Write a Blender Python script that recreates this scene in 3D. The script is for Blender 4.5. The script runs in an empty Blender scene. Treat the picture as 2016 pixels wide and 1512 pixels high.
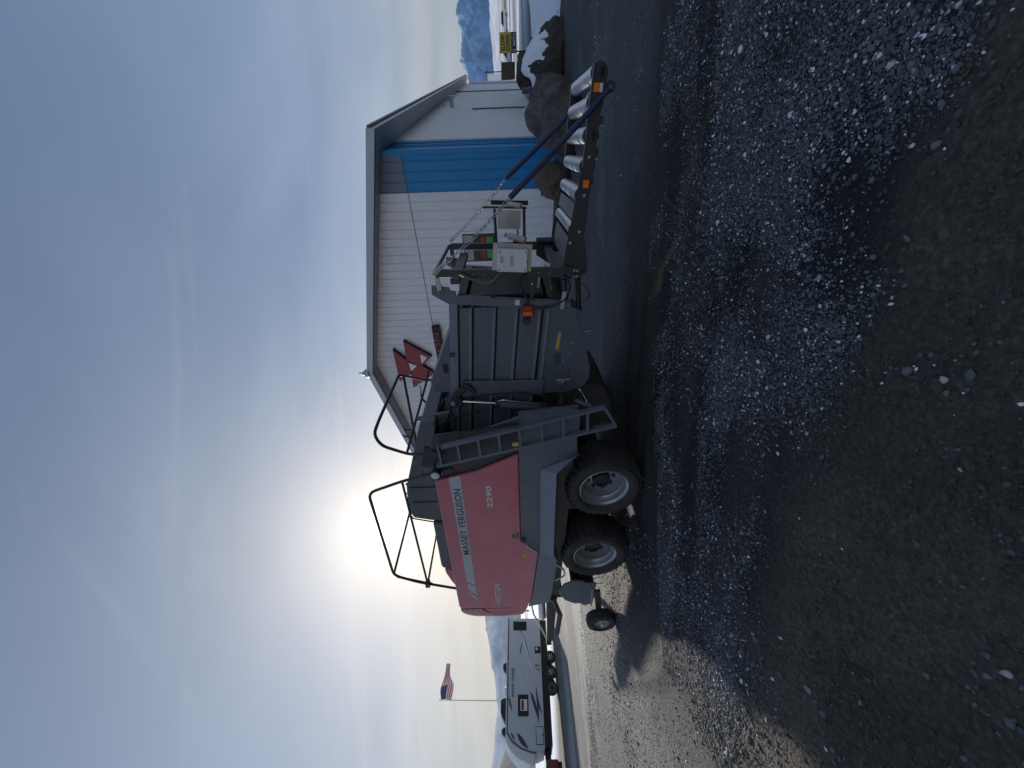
import bpy, bmesh, math, random
import numpy as np
from mathutils import Vector, Matrix
R = math.radians
random.seed(7); rng = np.random.default_rng(7)
sc = bpy.context.scene
COL = sc.collection

# ------------------------------------------------------------------ camera
CAM_H = 1.68; ROLL = R(2.0)
cd = bpy.data.cameras.new('camera'); cam = bpy.data.objects.new('camera', cd); COL.objects.link(cam)
cd.sensor_fit = 'HORIZONTAL'; cd.sensor_width = 36.0; cd.lens = 757.0 / 2016.0 * 36.0
cd.clip_start = 0.05; cd.clip_end = 60000
sn, cs = math.sin(ROLL), math.cos(ROLL)
# the photograph was taken with the phone turned on its side: the world's up points to the picture's left
cam.matrix_world = Matrix(((-sn, cs, 0, 0), (0, 0, -1, 0), (-cs, -sn, 0, CAM_H), (0, 0, 0, 1)))
sc.camera = cam

# ------------------------------------------------------------------ light
SUN_AZ, SUN_EL = R(-19.8), R(18.7)
SUN = Vector((math.sin(SUN_AZ) * math.cos(SUN_EL), math.cos(SUN_AZ) * math.cos(SUN_EL), math.sin(SUN_EL)))
sl = bpy.data.lights.new('sun', 'SUN'); sl.energy = 4.5; sl.angle = R(2.0); sl.color = (1.0, 0.93, 0.82)
so = bpy.data.objects.new('sun', sl); COL.objects.link(so)
so.rotation_euler = SUN.to_track_quat('Z', 'Y').to_euler()
so.location = (0, 0, 30)

wd = bpy.data.worlds.new('World'); sc.world = wd; wd.use_nodes = True
nt = wd.node_tree; nt.nodes.clear()
def wn(t, **k):
    n = nt.nodes.new(t)
    for a, b in k.items(): setattr(n, a, b)
    return n
L = nt.links.new
def wmath(op, a, b=None, clamp=False):
    n = wn('ShaderNodeMath', operation=op, use_clamp=clamp)
    for i, v in enumerate((a, b)):
        if v is None: continue
        if isinstance(v, (int, float)): n.inputs[i].default_value = v
        else: L(v, n.inputs[i])
    return n.outputs[0]
wo = wn('ShaderNodeOutputWorld'); bg = wn('ShaderNodeBackground'); L(bg.outputs[0], wo.inputs[0])
bg.inputs[1].default_value = 0.1
tc = wn('ShaderNodeTexCoord'); D = tc.outputs['Generated']
sky = wn('ShaderNodeTexSky', sky_type='NISHITA', sun_disc=False)
sky.sun_elevation = SUN_EL; sky.sun_rotation = SUN_AZ; sky.air_density = 1.0; sky.dust_density = 2.0
sep = wn('ShaderNodeSeparateXYZ'); L(D, sep.inputs[0])
ramp = wn('ShaderNodeValToRGB'); L(wmath('MAXIMUM', sep.outputs[2], 0.0), ramp.inputs[0])
cr = ramp.color_ramp
stops = [(0.0, (.43, .40, .34)), (.10, (.40, .395, .38)), (.25, (.29, .34, .43)), (.42, (.175, .24, .365)), (.62, (.115, .172, .28)), (.8, (.09, .14, .24)), (1.0, (.085, .135, .235))]
cr.elements[0].position = 0; cr.elements[1].position = 1
while len(cr.elements) < len(stops): cr.elements.new(.5)
for e, (p, c) in zip(cr.elements, stops): e.position = p; e.color = (*c, 1)
# cloud sheet: coordinates on a flat layer overhead so that streaks converge to the horizon
zc = wmath('ADD', wmath('MAXIMUM', sep.outputs[2], 0.0), 0.14)
cx = wmath('DIVIDE', sep.outputs[0], zc); cy = wmath('DIVIDE', sep.outputs[1], zc)
cmb = wn('ShaderNodeCombineXYZ'); L(cx, cmb.inputs[0]); L(cy, cmb.inputs[1])
mp = wn('ShaderNodeMapping'); L(cmb.outputs[0], mp.inputs[0]); mp.inputs['Rotation'].default_value = (0, 0, R(28)); mp.inputs['Scale'].default_value = (0.55, 1.35, 1)
nz = wn('ShaderNodeTexNoise'); L(mp.outputs[0], nz.inputs[0]); nz.inputs['Scale'].default_value = 1.15; nz.inputs['Detail'].default_value = 8; nz.inputs['Roughness'].default_value = .52; nz.inputs['Distortion'].default_value = .6
cr2 = wn('ShaderNodeValToRGB'); L(nz.outputs[0], cr2.inputs[0])
cr2.color_ramp.elements[0].position = .32; cr2.color_ramp.elements[0].color = (.80, .84, .90, 1)
cr2.color_ramp.elements[1].position = .70; cr2.color_ramp.elements[1].color = (1.26, 1.20, 1.15, 1)
mul = wn('ShaderNodeMix', data_type='RGBA', blend_type='MULTIPLY'); mul.inputs[0].default_value = 1
L(ramp.outputs[0], mul.inputs[6]); L(cr2.outputs[0], mul.inputs[7])
# bright thin wisps
nz2 = wn('ShaderNodeTexNoise'); mp2 = wn('ShaderNodeMapping'); L(cmb.outputs[0], mp2.inputs[0]); mp2.inputs['Rotation'].default_value = (0, 0, R(-35)); mp2.inputs['Scale'].default_value = (.5, 1.9, 1); mp2.inputs['Location'].default_value = (3.1, 1.7, 0)
L(mp2.outputs[0], nz2.inputs[0]); nz2.inputs['Scale'].default_value = 1.2; nz2.inputs['Detail'].default_value = 9; nz2.inputs['Roughness'].default_value = .6; nz2.inputs['Distortion'].default_value = 1.2
wisp = wn('ShaderNodeMapRange'); L(nz2.outputs[0], wisp.inputs[0]); wisp.inputs[1].default_value = .57; wisp.inputs[2].default_value = .85; wisp.inputs[4].default_value = .38
mixw = wn('ShaderNodeMix', data_type='RGBA'); L(wisp.outputs[0], mixw.inputs[0]); L(mul.outputs[2], mixw.inputs[6]); mixw.inputs[7].default_value = (.52, .47, .46, 1)
# glow of the veiled sun
dot = wn('ShaderNodeVectorMath', operation='DOT_PRODUCT'); nrm = wn('ShaderNodeVectorMath', operation='NORMALIZE'); L(D, nrm.inputs[0]); L(nrm.outputs[0], dot.inputs[0]); dot.inputs[1].default_value = SUN
ang = wmath('MULTIPLY', wmath('ARCCOSINE', wmath('MINIMUM', dot.outputs['Value'], 0.999999)), 180 / math.pi)
def glow(sig, amp): return wmath('MULTIPLY', wmath('EXPONENT', wmath('MULTIPLY', ang, -1.0 / sig)), amp)
core = wmath('MULTIPLY', wmath('EXPONENT', wmath('MULTIPLY', wmath('POWER', wmath('DIVIDE', ang, 2.2), 2.4), -1.0)), 2.0)
wide = wn('ShaderNodeMix', data_type='RGBA', blend_type='ADD'); wide.inputs[0].default_value = 1
def gcol(v, c):
    m = wn('ShaderNodeVectorMath', operation='SCALE'); m.inputs[0].default_value = c; L(v, m.inputs['Scale']); return m.outputs[0]
def add(a, b):
    m = wn('ShaderNodeVectorMath', operation='ADD'); L(a, m.inputs[0]); L(b, m.inputs[1]); return m.outputs[0]
hxy = wn('ShaderNodeVectorMath', operation='NORMALIZE'); fl_xy = wn('ShaderNodeCombineXYZ'); L(sep.outputs[0], fl_xy.inputs[0]); L(sep.outputs[1], fl_xy.inputs[1]); L(fl_xy.outputs[0], hxy.inputs[0])
hd_ = wn('ShaderNodeVectorMath', operation='DOT_PRODUCT'); L(hxy.outputs[0], hd_.inputs[0]); hd_.inputs[1].default_value = Vector((SUN.x, SUN.y, 0)).normalized()
hm_ = wn('ShaderNodeMapRange', interpolation_type='SMOOTHSTEP'); L(hd_.outputs['Value'], hm_.inputs[0]); hm_.inputs[1].default_value = .25; hm_.inputs[2].default_value = 1.0
low = wmath('MULTIPLY', wmath('EXPONENT', wmath('MULTIPLY', wmath('MAXIMUM', sep.outputs[2], 0.0), -1 / .16)), wmath('MULTIPLY', hm_.outputs[0], .17))
g1 = add(gcol(glow(16, .40), (1.0, .94, .77)), gcol(low, (1.0, .70, .28))); g2 = gcol(glow(3.5, .24), (1.0, .90, .58)); g3 = gcol(core, (1.0, .97, .85))
sk = wn('ShaderNodeVectorMath', operation='SCALE'); L(sky.outputs[0], sk.inputs[0]); sk.inputs['Scale'].default_value = .012
tot = add(add(add(add(mixw.outputs[2], sk.outputs[0]), g1), g2), g3)
fin = wn('ShaderNodeVectorMath', operation='SCALE'); L(tot, fin.inputs[0]); fin.inputs['Scale'].default_value = 9.2
L(fin.outputs[0], bg.inputs[0])
sc.view_settings.view_transform = 'Standard'; sc.view_settings.look = 'None'; sc.view_settings.exposure = 0.25; sc.view_settings.gamma = 1.0; sc.view_settings.use_curve_mapping = False
sc.cycles.use_denoising = True
sc.cycles.max_bounces = 6

# ------------------------------------------------------------------ materials
def pm(name, col, rough=.5, metal=0.0, var=.18, scale=6.0, bump=0.0, bscale=80.0, spec=.5, dust=0.0, dustcol=(.20, .18, .16), speck=0.0, coat=0.0):
    m = bpy.data.materials.new(name); m.use_nodes = True; t = m.node_tree; b = t.nodes['Principled BSDF']
    b.inputs['Roughness'].default_value = rough; b.inputs['Metallic'].default_value = metal; b.inputs['Specular IOR Level'].default_value = spec
    if coat: b.inputs['Coat Weight'].default_value = coat; b.inputs['Coat Roughness'].default_value = .15
    tcn = t.nodes.new('ShaderNodeTexCoord')
    n = t.nodes.new('ShaderNodeTexNoise'); n.inputs['Scale'].default_value = scale; n.inputs['Detail'].default_value = 6; n.inputs['Roughness'].default_value = .6
    t.links.new(tcn.outputs['Object'], n.inputs[0])
    mr = t.nodes.new('ShaderNodeMapRange'); t.links.new(n.outputs[0], mr.inputs[0]); mr.inputs[1].default_value = .25; mr.inputs[2].default_value = .75; mr.inputs[3].default_value = 1 - var; mr.inputs[4].default_value = 1 + var
    mu = t.nodes.new('ShaderNodeVectorMath'); mu.operation = 'SCALE'; mu.inputs[0].default_value = col[:3]; t.links.new(mr.outputs[0], mu.inputs['Scale'])
    out = mu.outputs[0]
    if dust > 0:
        n2 = t.nodes.new('ShaderNodeTexNoise'); n2.inputs['Scale'].default_value = scale * .45; n2.inputs['Detail'].default_value = 10; n2.inputs['Roughness'].default_value = .72
        t.links.new(tcn.outputs['Object'], n2.inputs[0])
        m2 = t.nodes.new('ShaderNodeMapRange'); t.links.new(n2.outputs[0], m2.inputs[0]); m2.inputs[1].default_value = .38; m2.inputs[2].default_value = .72; m2.inputs[3].default_value = 0; m2.inputs[4].default_value = dust
        mx = t.nodes.new('ShaderNodeMix'); mx.data_type = 'RGBA'; t.links.new(m2.outputs[0], mx.inputs[0]); t.links.new(out, mx.inputs[6]); mx.inputs[7].default_value = (*dustcol, 1)
        out = mx.outputs[2]
    if speck > 0:
        n3 = t.nodes.new('ShaderNodeTexNoise'); n3.inputs['Scale'].default_value = 160; n3.inputs['Detail'].default_value = 3
        t.links.new(tcn.outputs['Object'], n3.inputs[0])
        m3 = t.nodes.new('ShaderNodeMapRange'); t.links.new(n3.outputs[0], m3.inputs[0]); m3.inputs[1].default_value = .62; m3.inputs[2].default_value = .72; m3.inputs[4].default_value = speck
        mx = t.nodes.new('ShaderNodeMix'); mx.data_type = 'RGBA'; t.links.new(m3.outputs[0], mx.inputs[0]); t.links.new(out, mx.inputs[6]); mx.inputs[7].default_value = (.25, .23, .21, 1)
        out = mx.outputs[2]
    t.links.new(out, b.inputs['Base Color'])
    r2 = t.nodes.new('ShaderNodeMapRange'); t.links.new(n.outputs[0], r2.inputs[0]); r2.inputs[3].default_value = max(.02, rough - .12); r2.inputs[4].default_value = min(1, rough + .12); t.links.new(r2.outputs[0], b.inputs['Roughness'])
    if bump > 0:
        nb = t.nodes.new('ShaderNodeTexNoise'); nb.inputs['Scale'].default_value = bscale; nb.inputs['Detail'].default_value = 6; t.links.new(tcn.outputs['Object'], nb.inputs[0])
        bp = t.nodes.new('ShaderNodeBump'); bp.inputs['Strength'].default_value = bump; bp.inputs['Distance'].default_value = .02; t.links.new(nb.outputs[0], bp.inputs['Height']); t.links.new(bp.outputs[0], b.inputs['Normal'])
    return m
M = {}
M['grey'] = pm('machine_grey_paint', (.092, .115, .146), .5, var=.25, scale=3, dust=.6, dustcol=(.175, .175, .175), speck=.3)
M['grey2'] = pm('machine_grey_paint_lighter', (.17, .205, .245), .48, var=.15, scale=2, dust=.35, dustcol=(.19, .20, .205), speck=.2)
M['dark'] = pm('dark_machine_steel', (.026, .028, .031), .55, var=.3, dust=.35, dustcol=(.08, .07, .06))
M['black'] = pm('black_rubber_plastic', (.014, .014, .015), .55, var=.25)
M['post'] = pm('brown_grey_steel', (.038, .036, .037), .45, var=.25, dust=.3, dustcol=(.075, .065, .06))
M['red'] = pm('red_panel_paint', (.46, .050, .100), .34, var=.12, scale=2.2, dust=.42, dustcol=(.47, .24, .30), speck=.3, coat=.3)
M['stripe'] = pm('silver_grey_decal', (.42, .46, .50), .4, var=.06, dust=.15)
M['white'] = pm('white_paint', (.72, .73, .74), .45, var=.05, dust=.12)
M['hood'] = pm('dark_plastic_hood', (.068, .074, .092), .42, var=.12, scale=2, dust=.35, dustcol=(.13, .12, .12))
M['tyre'] = pm('tyre_rubber', (.022, .021, .022), .75, var=.35, scale=9, dust=.7, dustcol=(.085, .078, .068), bump=.3, bscale=40)
M['rim'] = pm('silver_wheel_rim', (.46, .48, .50), .38, metal=.55, var=.15, scale=5, dust=.35, dustcol=(.26, .24, .21))
M['chrome'] = pm('bright_steel', (.72, .73, .74), .22, metal=1, var=.1)
M['galv'] = pm('galvanised_steel', (.50, .51, .50), .38, metal=.8, var=.2, scale=12)
M['roller'] = pm('worn_steel_roller', (.60, .61, .62), .36, metal=.9, var=.06, scale=1.5, dust=.12, dustcol=(.36, .35, .34))
M['tan'] = pm('dusty_steel_deck', (.24, .22, .205), .5, metal=.3, var=.15, dust=.3)
M['blue'] = pm('blue_foam_tube', (.012, .028, .085), .6, var=.35, scale=5, dust=.45, dustcol=(.05, .062, .08))
M['orange'] = pm('orange_reflector', (.95, .22, .01), .3, var=.06)
M['amber'] = pm('amber_lens', (.75, .13, .01), .25, var=.1)
M['redlens'] = pm('red_lens', (.42, .015, .012), .25, var=.1)
M['yellow'] = pm('yellow_decal', (.62, .40, .03), .5, var=.12, dust=.2)
M['lens'] = pm('clear_lamp_lens', (.55, .58, .62), .15, var=.15, scale=30)
M['ltgreen'] = pm('pale_green_zinc', (.43, .45, .40), .4, metal=.3, var=.12)
M['hose'] = pm('grey_conduit', (.13, .115, .105), .5, var=.15)
M['txtdark'] = pm('dark_letter_vinyl', (.055, .07, .08), .5, var=.08)
M['txtwhite'] = pm('white_letter_vinyl', (.68, .68, .68), .5, var=.05)

def stuff(o, kind='stuff'): o['kind'] = kind; return o

# ------------------------------------------------------------------ mesh helpers
class MB:
    def __init__(s): s.v = []; s.f = []
    def add(s, vs, fs):
        o = len(s.v); s.v += [tuple(map(float, q)) for q in vs]; s.f += [tuple(i + o for i in f) for f in fs]; return s
    def box(s, x0, x1, y0, y1, z0, z1):
        return s.add([(x0, y0, z0), (x1, y0, z0), (x1, y1, z0), (x0, y1, z0), (x0, y0, z1), (x1, y0, z1), (x1, y1, z1), (x0, y1, z1)],
                     [(0, 3, 2, 1), (4, 5, 6, 7), (0, 1, 5, 4), (1, 2, 6, 5), (2, 3, 7, 6), (3, 0, 4, 7)])
    def prism(s, poly, a, b, axis='y', shift=None):
        n = len(poly)
        def pt(p, t):
            return {'y': (p[0], t, p[1]), 'x': (t, p[0], p[1]), 'z': (p[0], p[1], t)}[axis]
        vs = [pt(p, a) for p in poly] + [pt(p, b) for p in poly]
        fs = [tuple(range(n)), tuple(range(2 * n - 1, n - 1, -1))] + [(i, i + n, (i + 1) % n + n, (i + 1) % n) for i in range(n)]
        return s.add(vs, fs)
    def bar(s, p, q, w, h, up=(0, 1, 0)):
        p, q, up = Vector(p), Vector(q), Vector(up); d = (q - p).normalized()
        a = d.cross(up).normalized(); b = a.cross(d)
        vs = [c + a * i * w / 2 + b * j * h / 2 for c in (p, q) for i, j in ((-1, -1), (1, -1), (1, 1), (-1, 1))]
        return s.add(vs, [(0, 3, 2, 1), (4, 5, 6, 7), (0, 1, 5, 4), (1, 2, 6, 5), (2, 3, 7, 6), (3, 0, 4, 7)])
    def tube(s, pts, r, n=10, closed=False, fillet=0.0, fs_=4):
        pts = [Vector(p) for p in pts]
        if fillet > 0 and not closed:
            out = [pts[0]]
            for a, b, c in zip(pts, pts[1:], pts[2:]):
                f = min(fillet, (a - b).length * .45, (c - b).length * .45)
                p0 = b + (a - b).normalized() * f; p1 = b + (c - b).normalized() * f
                for k in range(fs_ + 1):
                    t = k / fs_; out.append(p0 * (1 - t) ** 2 + b * 2 * t * (1 - t) + p1 * t * t)
            out.append(pts[-1]); pts = out
        m = len(pts); rs = r if isinstance(r, (list, tuple)) else [r] * m
        d0 = (pts[1] - pts[0]).normalized(); u = d0.orthogonal().normalized(); vs = []
        for i, p in enumerate(pts):
            if closed: d = (pts[(i + 1) % m] - pts[i - 1]).normalized()
            else: d = (pts[min(i + 1, m - 1)] - pts[max(i - 1, 0)]).normalized()
            u = (u - d * u.dot(d)).normalized(); w = d.cross(u)
            for k in range(n):
                a = 2 * math.pi * k / n; vs.append(p + (u * math.cos(a) + w * math.sin(a)) * rs[i])
        fs = []
        for i in range(m if closed else m - 1):
            j = (i + 1) % m
            fs += [(i * n + k, i * n + (k + 1) % n, j * n + (k + 1) % n, j * n + k) for k in range(n)]
        if not closed: fs += [tuple(range(n - 1, -1, -1)), tuple((m - 1) * n + k for k in range(n))]
        return s.add(vs, fs)
    def cyl(s, p, q, r, n=16): return s.tube([p, q], r, n)
    def lathe(s, prof, c, n=32, axis='y', closed=False):
        # prof: (radius, offset along axis)
        m = len(prof); vs = []
        for i in range(n):
            a = 2 * math.pi * i / n
            for r_, t in prof:
                q = (r_ * math.cos(a), t, r_ * math.sin(a)) if axis == 'y' else ((r_ * math.cos(a), r_ * math.sin(a), t) if axis == 'z' else (t, r_ * math.cos(a), r_ * math.sin(a)))
                vs.append((c[0] + q[0], c[1] + q[1], c[2] + q[2]))
        fs = []
        for i in range(n):
            j = (i + 1) % n
            for k in range(m if closed else m - 1):
                k2 = (k + 1) % m; fs.append((i * m + k, j * m + k, j * m + k2, i * m + k2))
        return s.add(vs, fs)
    def build(s, name, mat, parent=None, smooth=None, bevel=0.0, loc=None):
        me = bpy.data.meshes.new(name); me.from_pydata(s.v, [], s.f)
        bm = bmesh.new(); bm.from_mesh(me); bmesh.ops.remove_doubles(bm, verts=bm.verts, dist=1e-5); bmesh.ops.recalc_face_normals(bm, faces=bm.faces)
        if bevel > 0:
            es = [e for e in bm.edges if len(e.link_faces) == 2 and e.calc_face_angle(0) > .5]
            bmesh.ops.bevel(bm, geom=es, offset=bevel, segments=1, affect='EDGES', clamp_overlap=True)
        bm.to_mesh(me); bm.free()
        me.materials.append(M[mat] if isinstance(mat, str) else mat)
        if smooth is not None:
            me.polygons.foreach_set('use_smooth', [True] * len(me.polygons)); me.set_sharp_from_angle(angle=R(smooth))
        o = bpy.data.objects.new(name, me); COL.objects.link(o); o.parent = parent
        if loc is not None: o.location = loc
        return o
def B(*a, **k): return MB().box(*a)
def tag(o, label, cat, group=None):
    o['label'] = label; o['category'] = cat
    if group: o['group'] = group
    return o
def thing(name, label, cat, loc=(0, 0, 0), rotz=0, group=None):
    o = bpy.data.objects.new(name, None); COL.objects.link(o); o.location = loc; o.rotation_euler = (0, 0, rotz); o.empty_display_size = .2
    return tag(o, label, cat, group)
def copy(o, parent, loc=None):
    c = o.copy(); COL.objects.link(c); c.parent = parent
    if loc is not None: c.location = loc
    return c
def text(name, s, mat, parent, x0, x1, z0, z1, y, depth=.004, bold=0.0, shear=0.0, spacing=1.0, face=-1):
    cu = bpy.data.curves.new('t', 'FONT'); cu.body = s; cu.size = 1; cu.offset = bold; cu.extrude = .01; cu.shear = shear; cu.space_character = spacing; cu.resolution_u = 3
    ob = bpy.data.objects.new('t', cu); COL.objects.link(ob)
    dg = bpy.context.evaluated_depsgraph_get(); me = bpy.data.meshes.new_from_object(ob.evaluated_get(dg))
    bpy.data.objects.remove(ob); bpy.data.curves.remove(cu)
    n = len(me.vertices); a = np.empty(n * 3, np.float32); me.vertices.foreach_get('co', a); a = a.reshape(-1, 3)
    mn, mx = a.min(0), a.max(0); t = (a - mn) / (mx - mn)
    out = np.empty_like(a); out[:, 0] = x0 + t[:, 0] * (x1 - x0); out[:, 2] = z0 + t[:, 1] * (z1 - z0); out[:, 1] = y + face * t[:, 2] * depth
    me.vertices.foreach_set('co', out.ravel()); me.update(); me.name = name; me.materials.clear(); me.materials.append(M[mat] if isinstance(mat, str) else mat)
    o = bpy.data.objects.new(name, me); COL.objects.link(o); o.parent = parent
    return o

# value noise shared by the ground and the gravel
_tab = rng.random((256, 256))
def vnoise(x, y):
    xi = np.floor(x).astype(int); yi = np.floor(y).astype(int); fx = x - xi; fy = y - yi
    fx = fx * fx * (3 - 2 * fx); fy = fy * fy * (3 - 2 * fy)
    g = lambda i, j: _tab[(xi + i) & 255, (yi + j) & 255]
    return (g(0, 0) * (1 - fx) + g(1, 0) * fx) * (1 - fy) + (g(0, 1) * (1 - fx) + g(1, 1) * fx) * fy
def fbm(x, y, o=4):
    s = 0; a = .5; t = 0
    for i in range(o): s = s + a * vnoise(x * 2 ** i + 17 * i, y * 2 ** i + 31 * i); t += a; a *= .55
    return s / t
def sstep(a, b, x): t = np.clip((x - a) / (b - a), 0, 1); return t * t * (3 - 2 * t)
def gz(x, y):
    x = np.asarray(x, float); y = np.asarray(y, float)
    left = sstep(0, 1, (-x * .6 + y * .55 - 8) / 11)
    far = sstep(0, 1, (np.hypot(x, y) - 32) / 40)
    return -.5 * np.maximum(left, far)
# edge between bare packed dirt (near the camera) and loose gravel
_bx = np.array([-40, -2.55, -1.99, -1.09, -.44, -.07, .22, .48, .56, .75, .88, 1.1, 3, 40.])
_by = np.array([6, 2.84, 2.69, 2.27, 2.03, 1.98, 1.83, 1.59, 1.48, 1.43, 1.40, 1.26, .6, -10.])
def gravelly(x, y):
    x = np.asarray(x, float); y = np.asarray(y, float)
    edge = np.interp(x, _bx, _by) + (fbm(x * 1.6 + 5, y * 1.6, 3) - .5) * .55
    d = y - edge
    belt = sstep(-.05, .22, d)
    right = sstep(-3.0, .6, x)                         # the loose stones thin out to the left
    far = 1 - sstep(1.0, 2.6, d - .35 * np.clip(x, 0, 3))      # and beyond the belt
    streak = fbm(x * .55 + 9, y * 2.3 + .6 * x, 4)     # tyre-swept bands
    patch = fbm(x * 1.3 + 40, y * 1.3 + 7, 4)
    return np.clip(belt * ((.30 + .75 * right) * far * sstep(.34, .60, .55 * patch + .45 * streak) + .55 * sstep(.50, .68, streak) * sstep(.40, .6, patch)), 0, 1)

# ------------------------------------------------------------------ ground
def axis(a0, a1, step, lim, g=1.16):
    v = list(np.arange(a0, a1, step)); s = step; hi = v[-1]; up = []
    while hi < lim: s *= g; hi += s; up.append(hi)
    s = step; lo = v[0]; dn = []
    while lo > -lim: s *= g; lo -= s; dn.append(lo)
    return np.array(dn[::-1] + v + up)
GX = axis(-5.5, 7, .06, 9000); GY = axis(.3, 9, .06, 9000)
XX, YY = np.meshgrid(GX, GY); nx, ny = len(GX), len(GY)
near = 1 - sstep(8, 16, np.hypot(XX, YY))
ZZ = gz(XX, YY) + near * ((fbm(XX * .9, YY * .9, 3) - .5) * .05 + (fbm(XX * 5, YY * 5, 3) - .5) * .018)
ZZ = np.where(np.hypot(XX, YY) > 3000, ZZ - 1.0, ZZ)
def groundz(x, y):
    x = np.asarray(x, float); y = np.asarray(y, float); nr = 1 - sstep(8, 16, np.hypot(x, y))
    return gz(x, y) + nr * ((fbm(x * .9, y * .9, 3) - .5) * .05 + (fbm(x * 5, y * 5, 3) - .5) * .018)
GR = gravelly(XX, YY)
def lerp(a, b, t): return a + (b - a) * t[..., None]
c_dirt = np.array([.088, .076, .058]); c_moss = np.array([.056, .058, .043]); c_dark = np.array([.013, .014, .018]); c_grit = np.array([.085, .090, .098])
c_warm = np.array([.046, .038, .036]); c_lot_sunlit = np.array([.100, .098, .094]); c_asph = np.array([.075, .084, .092]); c_field = np.array([.16, .135, .10]); c_snow = np.array([.72, .75, .80])
colr = lerp(c_dirt[None, None], c_moss[None, None], sstep(.45, .65, fbm(XX * 1.1 + 3, YY * 1.1 + 8)))
edge = np.interp(XX, _bx, _by) + (fbm(XX * 1.6 + 5, YY * 1.6, 3) - .5) * .55
beyond = sstep(-.1, .5, YY - edge)
comp = lerp(c_dark[None, None], c_warm[None, None], sstep(.40, .60, fbm(XX * .30 + 2, YY * 1.9 + .5 * XX, 4)))
colr = lerp(colr, comp, beyond)
colr = lerp(colr, c_dark[None, None] * np.ones_like(colr), GR * .8)
bands = sstep(.52, .72, fbm(XX * .22 + 11, YY * 1.25 + .35 * XX + 3, 4)) * sstep(3.2, 4.5, YY - edge + 1)
colr = lerp(colr, c_asph[None, None] * np.ones_like(colr) * .9, bands * .85)
asph = sstep(5.0, 7.5, YY + .45 * XX) * sstep(-1.5, 1.2, XX + .1 * YY)
colr = lerp(colr, c_asph[None, None] * np.ones_like(colr) * (.75 + .5 * fbm(XX * .5, YY * 2.2, 4))[..., None], asph * .85)
lot = sstep(1.8, 4.6, -XX - .12 * YY) * sstep(1.5, 3.5, YY)
lot = np.clip(lot + sstep(11, 16, YY) * sstep(1, 5, -XX + 3), 0, 1)
colr = lerp(colr, c_lot_sunlit[None, None] * (.72 + .56 * fbm(XX * .8 + 60, YY * .8, 5))[..., None], lot)  # sunlit brightness put into the paler colour of the left ground
# wheel ruts on the left: glare of wet ground put into a paler colour
rut_glare = sstep(.50, .66, fbm((XX * .50 + YY * .30) * .35, (-XX * .5 + YY * .6) * 1.6, 3)) * sstep(8, 11, YY) * sstep(3, 6, -XX)
colr = lerp(colr, np.array([.34, .33, .31])[None, None] * np.ones_like(colr), rut_glare * .55)
fr = np.hypot(XX, YY); farm = sstep(24, 40, fr)
fld = lerp(c_field[None, None] * np.ones_like(colr), c_snow[None, None] * np.ones_like(colr), sstep(.44, .52, fbm(XX * .012 + 4, YY * .05, 4)))
fld = lerp(fld, c_snow[None, None] * np.ones_like(colr), sstep(250, 600, fr) * .75)
colr = lerp(colr, fld, farm)
me = bpy.data.meshes.new('ground')
vs = np.stack([XX, YY, ZZ], -1).reshape(-1, 3).astype(np.float32)
idx = np.arange(nx * ny).reshape(ny, nx)
qs = np.stack([idx[:-1, :-1], idx[:-1, 1:], idx[1:, 1:], idx[1:, :-1]], -1).reshape(-1, 4).astype(np.int32)
def mesh_np(me, vs, faces, k):
    me.vertices.add(len(vs)); me.vertices.foreach_set('co', np.ascontiguousarray(vs, np.float32).ravel())
    me.loops.add(faces.size); me.loops.foreach_set('vertex_index', np.ascontiguousarray(faces, np.int32).ravel())
    me.polygons.add(len(faces)); me.polygons.foreach_set('loop_start', np.arange(0, faces.size, k, dtype=np.int32))
    me.update(calc_edges=True)
mesh_np(me, vs, qs, 4)
me.polygons.foreach_set('use_smooth', [True] * len(me.polygons))
at = me.color_attributes.new('soil', 'FLOAT_COLOR', 'POINT')
at.data.foreach_set('color', np.concatenate([colr.reshape(-1, 3), np.maximum(GR, lot * .85).reshape(-1, 1)], 1).astype(np.float32).ravel())
gm = bpy.data.materials.new('packed_gravel_ground'); gm.use_nodes = True; t = gm.node_tree; b = t.nodes['Principled BSDF']
def N(tp, **k):
    n = t.nodes.new(tp)
    for a_, b_ in k.items(): setattr(n, a_, b_)
    return n
ca = N('ShaderNodeVertexColor', layer_name='soil'); tcn = N('ShaderNodeTexCoord')
n1 = N('ShaderNodeTexNoise'); n1.inputs['Scale'].default_value = 34; n1.inputs['Detail'].default_value = 10; n1.inputs['Roughness'].default_value = .75; t.links.new(tcn.outputs['Object'], n1.inputs[0])
v1 = N('ShaderNodeTexVoronoi'); v1.inputs['Scale'].default_value = 55; t.links.new(tcn.outputs['Object'], v1.inputs['Vector'])
v2 = N('ShaderNodeTexVoronoi'); v2.inputs['Scale'].default_value = 24; t.links.new(tcn.outputs['Object'], v2.inputs['Vector'])
m1 = N('ShaderNodeMapRange'); t.links.new(n1.outputs[0], m1.inputs[0]); m1.inputs[1].default_value = .28; m1.inputs[2].default_value = .72; m1.inputs[3].default_value = .38; m1.inputs[4].default_value = 1.75
sv = N('ShaderNodeSeparateColor'); t.links.new(v1.outputs['Color'], sv.inputs[0])
pw = N('ShaderNodeMath', operation='POWER'); t.links.new(sv.outputs[0], pw.inputs[0]); pw.inputs[1].default_value = 3.0
m2 = N('ShaderNodeMapRange'); t.links.new(pw.outputs[0], m2.inputs[0]); m2.inputs[3].default_value = .82
mg = N('ShaderNodeMapRange'); t.links.new(ca.outputs['Alpha'], mg.inputs[0]); mg.inputs[3].default_value = 1.35; mg.inputs[4].default_value = 4.0; t.links.new(mg.outputs[0], m2.inputs[4])
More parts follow.
